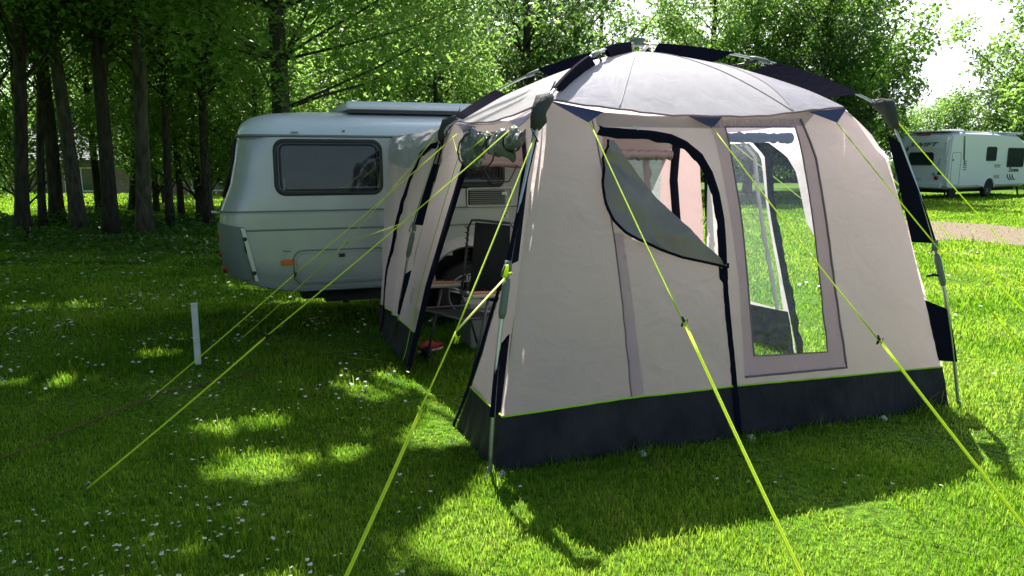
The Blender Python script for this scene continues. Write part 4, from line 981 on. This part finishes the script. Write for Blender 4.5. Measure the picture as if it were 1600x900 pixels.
for i in range(nR):
    t0 = i / nR; y = -.6 + 4.7 * t0; z = 2.3 + 1.85 * t0
    box(bm, (0, y + .1, z + .03), (20, .30, .045), Matrix.Rotation(-.12 + .37, 3, 'X'))
box(bm, (0, 6.3, 3.25), (20, 4.9, .06), Matrix.Rotation(-.40, 3, 'X')); build('roof', bm, tm, hb)
bm = bmesh.new()
for s_ in (-9.45, 9.45):
    q = [bm.verts.new((s_, a, b)) for a, b in ((0, 2.3), (8, 2.3), (4.1, 4.1))]; bm.faces.new(q)
build('gable', bm, bmat, hb)
bm = bmesh.new(); box(bm, (0, -.62, 2.2), (20, .08, .14)); build('fascia', bm, M['rubber'], hb)
for x in (-6, -1.5, 4.5):
    bm = bmesh.new(); box(bm, (x, -.02, 1.35), (1.5, .06, 1.1)); wv = build('window', bm, M['farglass'], hb)
    bm = bmesh.new()
    for a, b, c_, d in ((0, .56, 1.6, .06), (0, -.56, 1.6, .06), (-.78, 0, .06, 1.16), (.78, 0, .06, 1.16), (0, 0, .05, 1.1)): box(bm, (x + a, -.06, 1.35 + b), (c_, .05, d))
    build('frame', bm, M['white'], wv)
fe = empty('garden_fence', (-9.5, 35.5, -.73), R(-3)); setp(fe, 'pinkish panelled garden fence with a pale top rail behind the trunks', 'fence')
for i in range(6):
    bm = bmesh.new(); box(bm, (-3.6 + i * 1.9, 0, .62), (1.78, .06, 1.2)); build('panel', bm, mat('fence_panel', (.30, .21, .17), .85, var=(.24, .16, .13), vscale=4) if i == 0 else bpy.data.materials['fence_panel'], fe)
    bm = bmesh.new(); box(bm, (-4.55 + i * 1.9, -.02, .65), (.1, .1, 1.32)); build('post', bm, bpy.data.materials['fence_panel'], fe)
bm = bmesh.new(); box(bm, (1.1, -.02, 1.27), (11.4, .12, .06)); build('top_rail', bm, M['white'], fe)
rl = empty('white_railing', (-12.2, 33.5, -.66), 0); setp(rl, 'low white two bar railing on the far lawn in front of the bungalow', 'railing')
for z in (.45, .9):
    bm = bmesh.new(); tube(bm, [(-1.8, 0, z), (1.8, 0, z)], .03, 6); build('rail', bm, M['white'], rl)
for x in (-1.8, -.6, .6, 1.8):
    bm = bmesh.new(); tube(bm, [(x, 0, 0), (x, 0, .95)], .035, 6); build('post', bm, M['white'], rl)
cbn = empty('service_cabinet', (-10.55, 26.6, -.12), .2); setp(cbn, 'small pale green service cabinet on the grass left of the silver caravan', 'cabinet')
bm = bmesh.new(); box(bm, (0, 0, .42), (.42, .35, .66), bevel=.02); box(bm, (0, 0, .77), (.46, .39, .05), bevel=.01); build('housing', bm, mat('cabinet_paint', (.35, .38, .28), .6), cbn)
bm = bmesh.new(); box(bm, (-.15, 0, .05), (.06, .06, .14)); box(bm, (.15, 0, .05), (.06, .06, .14)); build('feet', bm, M['blackplastic'], cbn)

# ------------------------------------------------------------------ leaves and trees
def leaves_mesh(name, centers, size, rng, flat=.25, aspect=.5, jitter=.35):
    n = len(centers)
    nrm = rng.normal(size=(n, 3)); nrm[:, 2] = np.abs(nrm[:, 2]) + flat; nrm /= np.linalg.norm(nrm, axis=1)[:, None]
    d = rng.normal(size=(n, 3)); d -= (d * nrm).sum(1)[:, None] * nrm; d /= np.linalg.norm(d, axis=1)[:, None]
    s = np.cross(nrm, d)
    L_ = (size * (1 + jitter * rng.uniform(-1, 1, n)))[:, None]
    c = centers
    tip = c + d * L_ * .55 - nrm * L_ * .08; base = c - d * L_ * .45 - nrm * L_ * .05
    lf = c + s * L_ * aspect * .5 + d * L_ * .02 + nrm * L_ * .06; rt = c - s * L_ * aspect * .5 + d * L_ * .02 + nrm * L_ * .06
    v = np.stack([base, lf, tip, rt], 1).reshape(-1, 3)
    loops = np.arange(4 * n); sizes = np.full(n, 4)
    rnd = np.repeat(rng.uniform(0, 1, n), 4)
    return np_mesh(name, v, loops, sizes, rnd)
def limb(bm, p0, p1, r0, r1, seg=6, n=6, bend=.15, rs=None):
    p0, p1 = Vector(p0), Vector(p1); L_ = (p1 - p0).length; pts = []
    o = Vector((rs.uniform(-1, 1), rs.uniform(-1, 1), rs.uniform(-.2, .6))) * bend * L_
    for i in range(n):
        t = i / (n - 1); pts.append(p0.lerp(p1, t) + o * math.sin(math.pi * t) * .6 + Vector((rs.uniform(-1, 1), rs.uniform(-1, 1), 0)) * .02 * L_)
    pts[0] = p0
    tube(bm, pts, [r0 + (r1 - r0) * (i / (n - 1)) ** .8 for i in range(n)], seg); return pts
def tree_meshes(seed, H, r, c0, cr, nleaf, lsize, leafmat_, lean=(0, 0), fork=None, low=.0, bark='bark', spread=1.0, ntw=46, sky_holes=1.0):
    rs = random.Random(seed); rng = np.random.default_rng(seed)
    bm = bmesh.new(); n = 14; tp = []
    for i in range(n):
        t = i / (n - 1); z = -.15 + H * .9 * t
        tp.append(Vector((lean[0] * z + .10 * math.sin(z * .7 + seed) * t, lean[1] * z + .08 * math.cos(z * .6 + seed), z)))
    rad = [r * (1.35 if i == 0 else 1.05 if i == 1 else 1) * (1 - .7 * i / (n - 1)) for i in range(n)]
    tube(bm, tp, rad, 12)
    def at(z):
        t = max(0, min(n - 1.001, (z + .15) / (H * .9) * (n - 1))); i = int(t); return tp[i].lerp(tp[i + 1], t - i), rad[i] * (1 - (t - i)) + rad[i + 1] * (t - i)
    centers = []
    if fork:
        z, dx = fork; p, rr_ = at(z); limb(bm, p, p + Vector((dx, .3, H * .5)), rr_ * .8, rr_ * .3, 9, 8, .06, rs)
    for i in range(ntw):
        z = c0 + (H * .9 - c0) * ((i + .5) / ntw) ** 1.0; p, rr_ = at(z)
        t = (z - c0) / max(.1, H - c0); env = cr * (math.sin(math.pi * min(1, .22 + .78 * t) ** .8) ** .7 + .12)
        a = i * 2.399 + rs.uniform(-.4, .4); L_ = env * rs.uniform(.65, 1.1) * spread
        e = p + Vector((math.cos(a) * L_, math.sin(a) * L_, L_ * rs.uniform(.25, 1.0)))
        p = p - Vector((0, 0, min(p.z - .4, L_ * .35)))
        pts = limb(bm, p, e, max(.015, rr_ * .38), .008, 5, 6, .12, rs)
        for k in range(2, 6):
            c = pts[k]; centers.append((c, .35 + .10 * cr))
            for q in range(2):
                e2 = c + Vector((rs.uniform(-1, 1), rs.uniform(-1, 1), rs.uniform(-.6, .7))) * (.30 * L_ * (1.1 - .1 * k))
                if k < 5: tube(bm, [c, c.lerp(e2, .5) + Vector((0, 0, .04)), e2], [.012, .008, .004], 4)
                centers.append((e2, .32 + .10 * cr))
    tm_ = bpy.data.meshes.new('trunk'); bm.to_mesh(tm_); bm.free(); tm_.materials.append(M[bark]); tm_.polygons.foreach_set('use_smooth', [True] * len(tm_.polygons))
    cs = np.array([c for c, _ in centers]); rr2 = np.array([q for _, q in centers])
    wgt = rng.uniform(.1, 1, len(cs)) ** 1.5 * np.clip(1.25 - (cs[:, 2] - 3.5) / 6.0, .10, 1); idx = rng.choice(len(cs), nleaf, p=wgt / wgt.sum())
    dv = rng.normal(size=(nleaf, 3)); dv /= np.linalg.norm(dv, axis=1)[:, None]; rad_ = rng.uniform(0, 1, nleaf) ** .45
    pos = cs[idx] + dv * rad_[:, None] * (rr2[idx] * .78)[:, None] * np.array([1.15, 1.15, 1.0])
    lm = leaves_mesh('crown', pos, lsize, rng); lm.materials.append(M[leafmat_])
    return tm_, lm
def tree(kind, meshes, loc, rz, sc, label, cat='tree', group=None, sz=None):
    t = empty(kind, loc, rz); q_ = random.Random(label); k_ = .055 if kind == 'woodland_tree' else .03; t.rotation_euler = (q_.uniform(-k_, k_), q_.uniform(-k_, k_), rz); t.scale = (sc, sc, sz or sc); setp(t, label, cat, group)
    a = link('trunk', meshes[0], parent=t); b = link('crown', meshes[1], parent=t); return t

G1 = 'trees of the wood left of the silver caravan'
T_A = tree_meshes(11, 14, .16, 4.3, 2.6, 8000, .14, 'leaf', lean=(.02, 0))
T_B = tree_meshes(12, 13, .095, 3.6, 2.4, 7500, .13, 'leaf', lean=(-.03, .01))
T_F = tree_meshes(13, 14, .16, 4.6, 2.8, 8000, .14, 'leaf', lean=(.0, .0), fork=(3.0, 1.9))
T_L = tree_meshes(14, 13, .155, 4.4, 2.6, 8000, .14, 'leaf', lean=(.045, 0), bark='bark_pale')
T_Y = tree_meshes(15, 8, .10, .8, 2.3, 16000, .14, 'leaf_light')          # bright understory
T_N = tree_meshes(16, 13, .20, 1.6, 3.2, 26000, .17, 'leaf_light', bark='bark')
T_D = tree_meshes(17, 14, .22, 1.2, 3.4, 13000, .20, 'leaf_dark', bark='bark')
T_R = tree_meshes(28, 13, .22, .6, 3.4, 34000, .17, 'leaf_light')
T_M = tree_meshes(18, 13, .22, 1.0, 3.6, 18000, .20, 'leaf', bark='bark')
T_S = tree_meshes(19, 5, .09, .3, 2.3, 12000, .16, 'leaf_light')        # shrub

near = [ # px, depth, meshes, rz, scale, label
    (36, 15.0, T_A, .3, .85, 'dark straight trunk nearest the left edge of the photo'),
    (-3, 17.6, T_B, 1.8, .95, 'thin trunk cut by the left photo edge in front of the bungalow'),
    (72, 17.0, T_B, 2.6, .9, 'slim leaning trunk second from the left edge of the wood'),
    (90, 18.4, T_A, 4.0, 1.0, 'thick dark trunk just right of the slim leaning one'),
    (126, 16.4, T_L, 2.9, 1.0, 'dark leaning trunk with ivy leaves left of the forked tree'),
    (172, 16.0, T_F, .0, .95, 'forked tree whose trunk splits into two stems above head height'),
    (226, 15.5, T_L, .0, 1.0, 'tall grey trunk leaning right, thickest of the wood'),
    (158, 22.5, T_B, 3.3, 1.1, 'thin trunk farther back behind the forked tree'),
    (268, 17.6, T_B, .6, .95, 'slender pale barked trunk right of the thick grey one'),
    (280, 20.5, T_B, 5.0, .9, 'thin dark trunk behind the slender pale barked one'),
    (328, 18.0, T_A, 2.2, .75, 'trunk closest to the left end of the silver caravan'),
    (208, 24.0, T_A, 5.4, .8, 'dark trunk deep in the wood between the forked and the grey tree'),
]
def atpx(px, d, z=0):
    return Vector(((px - 800) / 1200 * d, (d * 1.0 ) , z))
for px, d, ms, rz, sc, lab in near:
    x = (px - 800) / 1200 * (d * .986 + .166 * 1.6); tree('woodland_tree', ms, (x, d, gz(x, d)), rz, sc, lab, group=G1)
# understory with bright backlit leaves
for i, (x, y, s, lab) in enumerate([(-8.4, 20.8, 1.0, 'bright leafy sapling left of the silver caravan roof corner'), (-14.5, 21.5, .6, 'leafy sapling in front of the bungalow roof'), (-10.9, 23.5, .95, 'sapling with yellow green leaves behind the forked tree'),
                                    (-6.3, 19.5, .85, 'bright young maple rising behind the left end of the silver caravan'), (-17.5, 24, .8, 'sapling at the far left edge of the wood'), (-12.6, 20.0, .9, 'leafy sapling between the thick dark trunk and the leaning one'), (-4.6, 24.5, 1.0, 'bright sapling behind the thick trunk above the silver caravan'), (-2.2, 23.0, .9, 'bright sapling glowing above the raised roof lid'), (-8.6, 26.5, 1.1, 'tall bright sapling filling the gap right of the grey trunk'), (-12.5, 28.0, 1.1, 'sapling glowing in front of the fence by the bungalow')]):
    tree('sapling', T_Y, (x, y, gz(x, y)), i * 1.3, s, lab)
# background trees behind the silver caravan and the tent
bgt = [(-9.0, 37, T_M, 1.0, 'broad green tree behind the left end of the silver caravan'), (-5.3, 34, T_D, 1.0, 'dark green tree behind the silver caravan roof, left one'), (-13.5, 38.5, T_M, 1.0, 'green tree in the second row behind the saplings'),
       (-12.5, 44, T_D, 1.1, 'tall tree rising behind the right end of the bungalow'), (-2.2, 30, T_D, .8, 'dark tree above the raised roof lid of the silver caravan'), (-6.5, 36, T_D, 1.1, 'deep green tree far behind the silver caravan'),
       (.4, 30, T_D, 1.0, 'dark thin crowned tree just left of the tent top'), (-2.5, 38, T_M, 1.1, 'tall tree far behind the roof lid'), (2.6, 34, T_M, 1.0, 'green tree directly behind the tent hub'),
       (5.0, 44, T_D, .9, 'far tree with sky around its crown right of the tent hub'), (8.6, 33, T_N, .95, 'light green tree right of the sky gap above the tent'), (11.0, 36, T_N, 1.0, 'pale green tree between the two tallest trees at right'),
       (13.2, 33.5, T_M, 1.05, 'tallest leafy tree standing left of the open sky'), (14.9, 36, T_M, .85, 'tree at the right edge of the tall group beside the open sky'), (12.2, 31, T_D, .8, 'dark lower tree in front of the tall group at right'),
       (31.8, 43, T_R, 1.55, 'large pale green tree filling the right edge of the photo'), (-22, 50, T_D, 1.2, 'tall tree rising over the bungalow roof at the left edge'), (-16.5, 48, T_M, 1.3, 'tall tree rising over the middle of the bungalow roof'),
       (-27, 52, T_M, 1.3, 'tree far left behind the bungalow')]
for i, (x, y, ms, s, lab) in enumerate(bgt):
    tree('broadleaf_tree', ms, (x, y, gz(x, y) - .05), i * 2.1, s, lab)
for i, (x, y, ms, s_, lab) in enumerate([(-13.0, 9.5, T_M, .9, 'woodland tree left of the pitch, its crown closing the view at the left'), (-12.0, 3.5, T_M, .9, 'woodland tree beside the pitch left of the camera'), (-16.5, 14, T_M, 1.0, 'woodland tree at the far left beyond the daisies'), (-10.5, -3.0, T_D, .9, 'woodland tree behind and left of the camera')]):  # wood continued out of frame, trees added to block sky light from the left
    tree('broadleaf_tree', ms, (x, y, 0), i * 1.3, s_, lab)
# hedge shrubs right
hd = [(19.5, 45, .85, 'shrub at the left end of the hedge behind the white caravan'), (23, 46, .85, 'second shrub from the left behind the white caravan'), (26.5, 46.5, 1.05, 'third shrub from the left in the hedge behind the white caravan'),
      (30, 45, 1.4, 'shrub below the big pale tree behind the white caravan'), (33.5, 43, 1.4, 'rightmost shrub of the hedge behind the white caravan'), (16.5, 42, 1.1, 'shrub between the tall trees and the white caravan'), (20.8, 50, .95, 'taller shrub in the back row of the hedge'), (13.0, 39, 1.0, 'shrub seen through the clear window beneath the tall trees'), (9.5, 40, 1.0, 'shrub under the pale green trees behind the tent')]
for i, (x, y, s, lab) in enumerate(hd): tree('shrub', T_S, (x, y, 0), i * 1.7, s, lab, cat='shrub', group='shrubs of the far hedge')
# low far wood closing the horizon
rng = np.random.default_rng(3); n = 60000
ang = rng.uniform(-1.05, .95, n); dist = rng.uniform(56, 66, n)
hgt = 3.4 + .9 * np.sin(ang * 9) + .9 * np.sin(ang * 23 + 1) + np.where(ang < -.1, 1.5, 0)
cl = .6 + .4 * np.sin(ang * 60) * np.sin(ang * 31 + 2)
pos = np.stack([np.sin(ang) * dist, np.cos(ang) * dist, rng.uniform(0, 1, n) ** .8 * hgt * (.8 + .2 * cl) - .8], 1)
me = leaves_mesh('distant_wood', pos, .75, rng); me.materials.append(M['leaf_dark']); setp(link('distant_wood', me), 'dark band of far woodland closing the horizon behind the trees', 'woodland', kind='stuff')

# shade tree over the caravan: trunk behind it, crown spread towards the camera
def lit(gx, gy):  # sunny ground spots, let through by gaps cut in the canopy
    L_ = [(-1.32, 3.82, .34, .28), (-.95, 3.98, .20, .13), (-3.45, 5.35, .36, .16), (-2.86, 6.2, .24, .11), (-.70, 2.60, .45, .14), (-2.9, 6.75, .25, .09), (-.2, 3.1, .3, .3), (-.85, 5.35, .5, .42), (-3.3, 9.6, .8, .25), (-2.2, 8.6, .6, .2), (-1.7, 4.4, .25, .2), (-5, 8.2, .9, .2), (-2.75, 11.2, .8, .3)]
    out = np.zeros(len(gx), bool)
    for a, b, ra, rb in L_: out |= ((gx - a) / ra) ** 2 + ((gy - b) / rb) ** 2 < 1
    return out
def shade_tree():
    t = empty('shade_tree', (-4.25, 14.2, 0)); setp(t, 'thick trunked light green tree behind the silver caravan, its branches hanging above the roof', 'tree')
    rs = random.Random(5); rng = np.random.default_rng(5); bm = bmesh.new()
    tp = [Vector((.10 * math.sin(z * .5), .05 * math.cos(z), z)) for z in np.linspace(-.1, 11, 14)]
    tube(bm, tp, [.30 if i == 0 else .20 * (1 - .06 * i) for i in range(14)], 14)
    cs = []; o0 = Vector((-4.25, 14.2, 0))
    for i in range(64):
        z = 2.9 + 7.2 * (i / 64); a = i * 2.399; L_ = rs.uniform(2.4, 4.4)
        e = Vector((math.cos(a) * L_, math.sin(a) * L_ * .7 - (z - 2.5) * .25, z + rs.uniform(.1, 1.5)))
        pts = limb(bm, tp[min(13, int((z + .1) / 11.1 * 13))], e, .032, .006, 5, 6, .2, rs)
        for k in (2, 3, 4, 5):
            cs.append((pts[k], .55)); cs.append((pts[k] + Vector((rs.uniform(-.8, .8), rs.uniform(-.8, .8), rs.uniform(-.5, .3))), .5))
    low_n = 42000; C_ = np.array([c for c, _ in cs]); idx = rng.integers(0, len(C_), low_n)
    dv = rng.normal(size=(low_n, 3)) * .34; dv[:, 2] *= .85; pos1 = C_[idx] + dv + np.array(o0)
    # overhead canopy, unseen above the frame, leaves laid out from the shade wanted below
    k = 100000
    gx = rng.uniform(-10, .6, k); gy = rng.uniform(-1.5, 13.5, k); z = rng.uniform(6.5, 11.5, k)
    cot = 1 / math.tan(SUN_EL); px_ = gx + z * cot * math.sin(SUN_AZ); py = gy + z * cot * math.cos(SUN_AZ)
    cl = np.array([noise.noise(Vector((a * .9, b * .9, c * .5))) for a, b, c in zip(px_, py, z)])
    ok = (cl > -.42) & (py > 4.5)
    pos2 = np.stack([px_, py, z], 1)[ok]
    pos = np.concatenate([pos1, pos2])
    gx = pos[:, 0] - pos[:, 2] * cot * math.sin(SUN_AZ); gy = pos[:, 1] - pos[:, 2] * cot * math.cos(SUN_AZ)
    wob = np.array([noise.noise(Vector((a * 1.7, b * 1.7, 2))) for a, b in zip(gx, gy)]) * .28
    xb = np.where(gy < 4.1, -.22, np.where(gy < 5.2, -.6, np.where(gy < 5.6, -1.0, .15))) + wob
    keep = (gx < xb) | (gy > 9)
    keep &= ~(lit(gx + wob * .9, gy + wob * .7) & (pos[:, 2] > 2) & (rng.uniform(0, 1, len(pos)) > .06))
    pos = pos[keep] - np.array(o0)
    for i in range(22):   # the boughs that carry it
        a = R(-90 + rs.uniform(-62, 50)); L_ = rs.uniform(4, 8.5); z = rs.uniform(6.5, 9.5)
        limb(bm, tp[8 + i % 4], Vector((max(-5, min(4.0, math.cos(a) * L_)), math.sin(a) * L_, z)), .09, .02, 6, 7, .08, rs)
    tr = build('trunk', bm, M['bark'], t, True)
    me = leaves_mesh('crown', pos, np.where(pos[:, 2] > 6, .20, .125), rng, flat=.9, aspect=.55); me.materials.append(M['leaf_light']); link('crown', me, parent=t)
shade_tree()

# ------------------------------------------------------------------ grass
def inside_tent(x, y):
    u = (x - A0.x) * UV.x + (y - A0.y) * UV.y; v = (x - A0.x) * VV.x + (y - A0.y) * VV.y
    return (u, v)
def blades(name, x, y, h, wd, rng, mm, lean=.6):
    n = len(x); z = np.zeros(n)
    a = rng.uniform(0, 2 * math.pi, n); sx, sy = np.cos(a), np.sin(a)
    b = rng.uniform(0, 2 * math.pi, n); lx, ly = np.cos(b) * lean * h * rng.uniform(.1, 1, n), np.sin(b) * lean * h * rng.uniform(.1, 1, n)
    w2 = wd / 2
    v0 = np.stack([x - sx * w2, y - sy * w2, z - .005], 1); v1 = np.stack([x + sx * w2, y + sy * w2, z - .005], 1)
    v2 = np.stack([x + sx * w2 * .8 + lx * .35, y + sy * w2 * .8 + ly * .35, h * .6], 1); v3 = np.stack([x - sx * w2 * .8 + lx * .35, y - sy * w2 * .8 + ly * .35, h * .6], 1)
    v4 = np.stack([x + lx, y + ly, h * (1 - .3 * lean * rng.uniform(0, 1, n))], 1)
    v = np.stack([v0, v1, v2, v3, v4], 1).reshape(-1, 3)
    i0 = (np.arange(n) * 5)[:, None]; lp = np.concatenate([i0 + np.array([[0, 1, 2, 3]]), i0 + np.array([[3, 2, 4]])], 1).ravel()
    sz = np.tile([4, 3], n); pn = np.array([noise.noise(Vector((a_ * .8, b_ * .8, 20))) + .7 * noise.noise(Vector((a_ * 3.1, b_ * 3.1, 11))) for a_, b_ in zip(x, y)])
    c = np.clip(rng.normal(.45, .22, n) + .55 * pn, 0, 1); c = np.where(rng.uniform(0, 1, n) < .02 + .05 * (pn > .35), 2.0, c)
    me = np_mesh(name, v, lp, sz, np.repeat(c, 5)); me.materials.append(mm); return me
def scatter(n, y0, y1, rng, margin=1.3, power=1):
    """positions with density falling with distance, inside the wedge the photo looks at"""
    t = rng.uniform(0, 1, n)
    y = y0 * (y1 / y0) ** t if power == 1 else np.sqrt(y0 * y0 + t * (y1 * y1 - y0 * y0))
    x = rng.uniform(-1, 1, n) * (y * .69 + .25) * margin
    return x, y
rng = np.random.default_rng(21)
x, y = scatter(620000, 1.75, 36, rng)
u = (x - A0.x) * UV.x + (y - A0.y) * UV.y; v = (x - A0.x) * VV.x + (y - A0.y) * VV.y
patch = np.array([noise.noise(Vector((a * 1.1, b * 1.1, 0))) + .5 * noise.noise(Vector((a * 4, b * 4, 3))) for a, b in zip(x, y)])
h = .028 * np.clip(1 + .95 * patch, .35, 2.2) * rng.uniform(.55, 1.5, len(x)) * np.clip(.8 + y / 18, 1, 1.6)
near_wall = (np.abs(v) < .12) & (u > -.1) & (u < 3.3); h = np.where(near_wall, h * 1.5, h)
worn = np.zeros(len(x), bool)
for a_, b_, ra in ((1.62, 3.33, .13), (-1.25, 3.35, .09), (.9, 2.75, .07), (-2.0, 2.75, .12), (-.5, 4.9, .15), (3.0, 3.9, .10)):
    worn |= ((x - a_) / (ra * 1.5)) ** 2 + ((y - b_) / ra) ** 2 < 1 + .8 * patch
h = np.where(worn, h * .5, h)
h = np.where(rng.uniform(0, 1, len(x)) < .012, h * 2.1, h)
wd = .0038 * np.clip(y / 3.0, .9, 12) * rng.uniform(.7, 1.4, len(x))
ontrack = np.array([(a > 6.5 and b > 11 and pip(TRACK, a, b)) for a, b in zip(x, y)])
ok = (~ontrack | (rng.uniform(0, 1, len(x)) < .05)) & (rng.uniform(0, 1, len(x)) < 1.02 + patch * .4)
ok &= ~(worn & (rng.uniform(0, 1, len(x)) < .15))
me = blades('grass', x[ok], y[ok], h[ok], wd[ok], rng, M['grass']); setp(link('grass', me), 'short mown lawn grass sprinkled with daisies around the tent', 'grass', kind='stuff')
# herbs around the trunks
n = 26000; x = rng.uniform(-15, -2.6, n); y = rng.uniform(11.6, 20, n)
pt = np.array([noise.noise(Vector((a * .6, b * .6, 9))) for a, b in zip(x, y)])
hz = np.clip((y - 11.8) / 4, .1, 1) * .42 * np.clip(.6 + pt * 1.3, .1, 1.4)
ok = (x < -2.6 - (y - 11) * .1) & (pt > -.35); pos = np.stack([x, y, rng.uniform(0.02, 1, n) * hz], 1)[ok]
me = leaves_mesh('undergrowth', pos, .10, rng, flat=.8, aspect=.6); me.materials.append(M['herb']); setp(link('undergrowth', me), 'low leafy undergrowth around the feet of the woodland trunks', 'undergrowth', kind='stuff')
# clover and dead leaf bits
# daisies: 300 nearest as individuals, the rest as one mass
def daisy_mesh(hh, r_, seed):
    rs = random.Random(seed); bm = bmesh.new(); c = bm.verts.new((0, 0, hh + .0035)); n = 16; ring_ = []
    for k in range(n):
        a = 2 * math.pi * k / n; q = r_ * (1.0 if k % 2 else .72); ring_.append(bm.verts.new((math.cos(a) * q, math.sin(a) * q, hh + rs.uniform(-.001, .002))))
    for k in range(n): bm.faces.new((c, ring_[k], ring_[(k + 1) % n]))
    nw = len(bm.faces)
    d = bmesh.ops.create_uvsphere(bm, u_segments=8, v_segments=5, radius=r_ * .30)
    for v_ in d['verts']: v_.co = Vector((v_.co.x, v_.co.y, v_.co.z * .6 + hh + .003))
    for f in list(bm.faces)[nw:]: f.material_index = 1
    k0 = len(bm.faces)
    tube(bm, [Vector((rs.uniform(-.008, .008), rs.uniform(-.008, .008), 0)), Vector((0, 0, hh * .6)), Vector((0, 0, hh))], .0011, 4)
    for f in list(bm.faces)[k0:]: f.material_index = 2
    me = bpy.data.meshes.new('daisy'); bm.to_mesh(me); bm.free()
    me.materials.append(M['petal']); me.materials.append(M['yolk']); me.materials.append(M['grass']); return me
M['petal'] = mat('daisy_petal', (.78, .78, .76), .6, trans=(.8, .8, .8), tfac=.3); M['yolk'] = mat('daisy_centre', (.7, .45, .03), .7)
DM = [daisy_mesh(.040, .0080, 1), daisy_mesh(.050, .0095, 2), daisy_mesh(.034, .007, 3)]
rng = np.random.default_rng(33)
x, y = scatter(13000, 2.2, 15, rng, 1.0)
u = (x - A0.x) * UV.x + (y - A0.y) * UV.y; v = (x - A0.x) * VV.x + (y - A0.y) * VV.y
cl = np.array([noise.noise(Vector((a * .9, b * .9, 40))) + .6 * noise.noise(Vector((a * 3.5, b * 3.5, 4))) for a, b in zip(x, y)])
leftish = np.where(x < 0, .0, -.25) + np.where(y < 3.4, -.08, np.where(y > 5, .10, 0))
ok = (cl * .6 + leftish > rng.uniform(-.1, .9, len(x))) & ~((u > -.02) & (u < 3.25) & (v > -.03) & (v < 3.5))
x, y = x[ok], y[ok]; order = np.argsort(y); x, y = x[order], y[order]
for i in range(min(300, len(x))):
    o = bpy.data.objects.new('daisy', DM[i % 3]); COL.objects.link(o); o.location = (x[i], y[i], -.004); o.rotation_euler = (rng.uniform(-.35, .35), rng.uniform(-.35, .35), rng.uniform(0, 6)); s = rng.uniform(.8, 1.3); o.scale = (s, s, s)
    setp(o, 'small white daisy with a yellow centre standing in the foreground grass', 'daisy', 'daisies in the foreground lawn')
xr, yr = x[300:], y[300:]; n = len(xr); K = 8
a = np.linspace(0, 2 * math.pi, K + 1)[:-1]; rr_ = (.011 * np.clip(yr / 5, 1, 2.0))[:, None]; tilt = rng.uniform(-.4, .4, (n, 2))
zz = rng.uniform(.04, .065, n)[:, None]
px_ = np.cos(a)[None] * rr_; py_ = np.sin(a)[None] * rr_
vv = np.stack([xr[:, None] + px_, yr[:, None] + py_, zz + px_ * tilt[:, :1] + py_ * tilt[:, 1:] + rr_ * .3], 2).reshape(-1, 3)
me = np_mesh('daisy_scatter', vv, np.arange(n * K), np.full(n, K)); me.materials.append(M['petal']); setp(link('daisy_scatter', me), 'countless tiny white daisies dotting the lawn farther back', 'daisies', kind='stuff')
print('daisies', len(x))
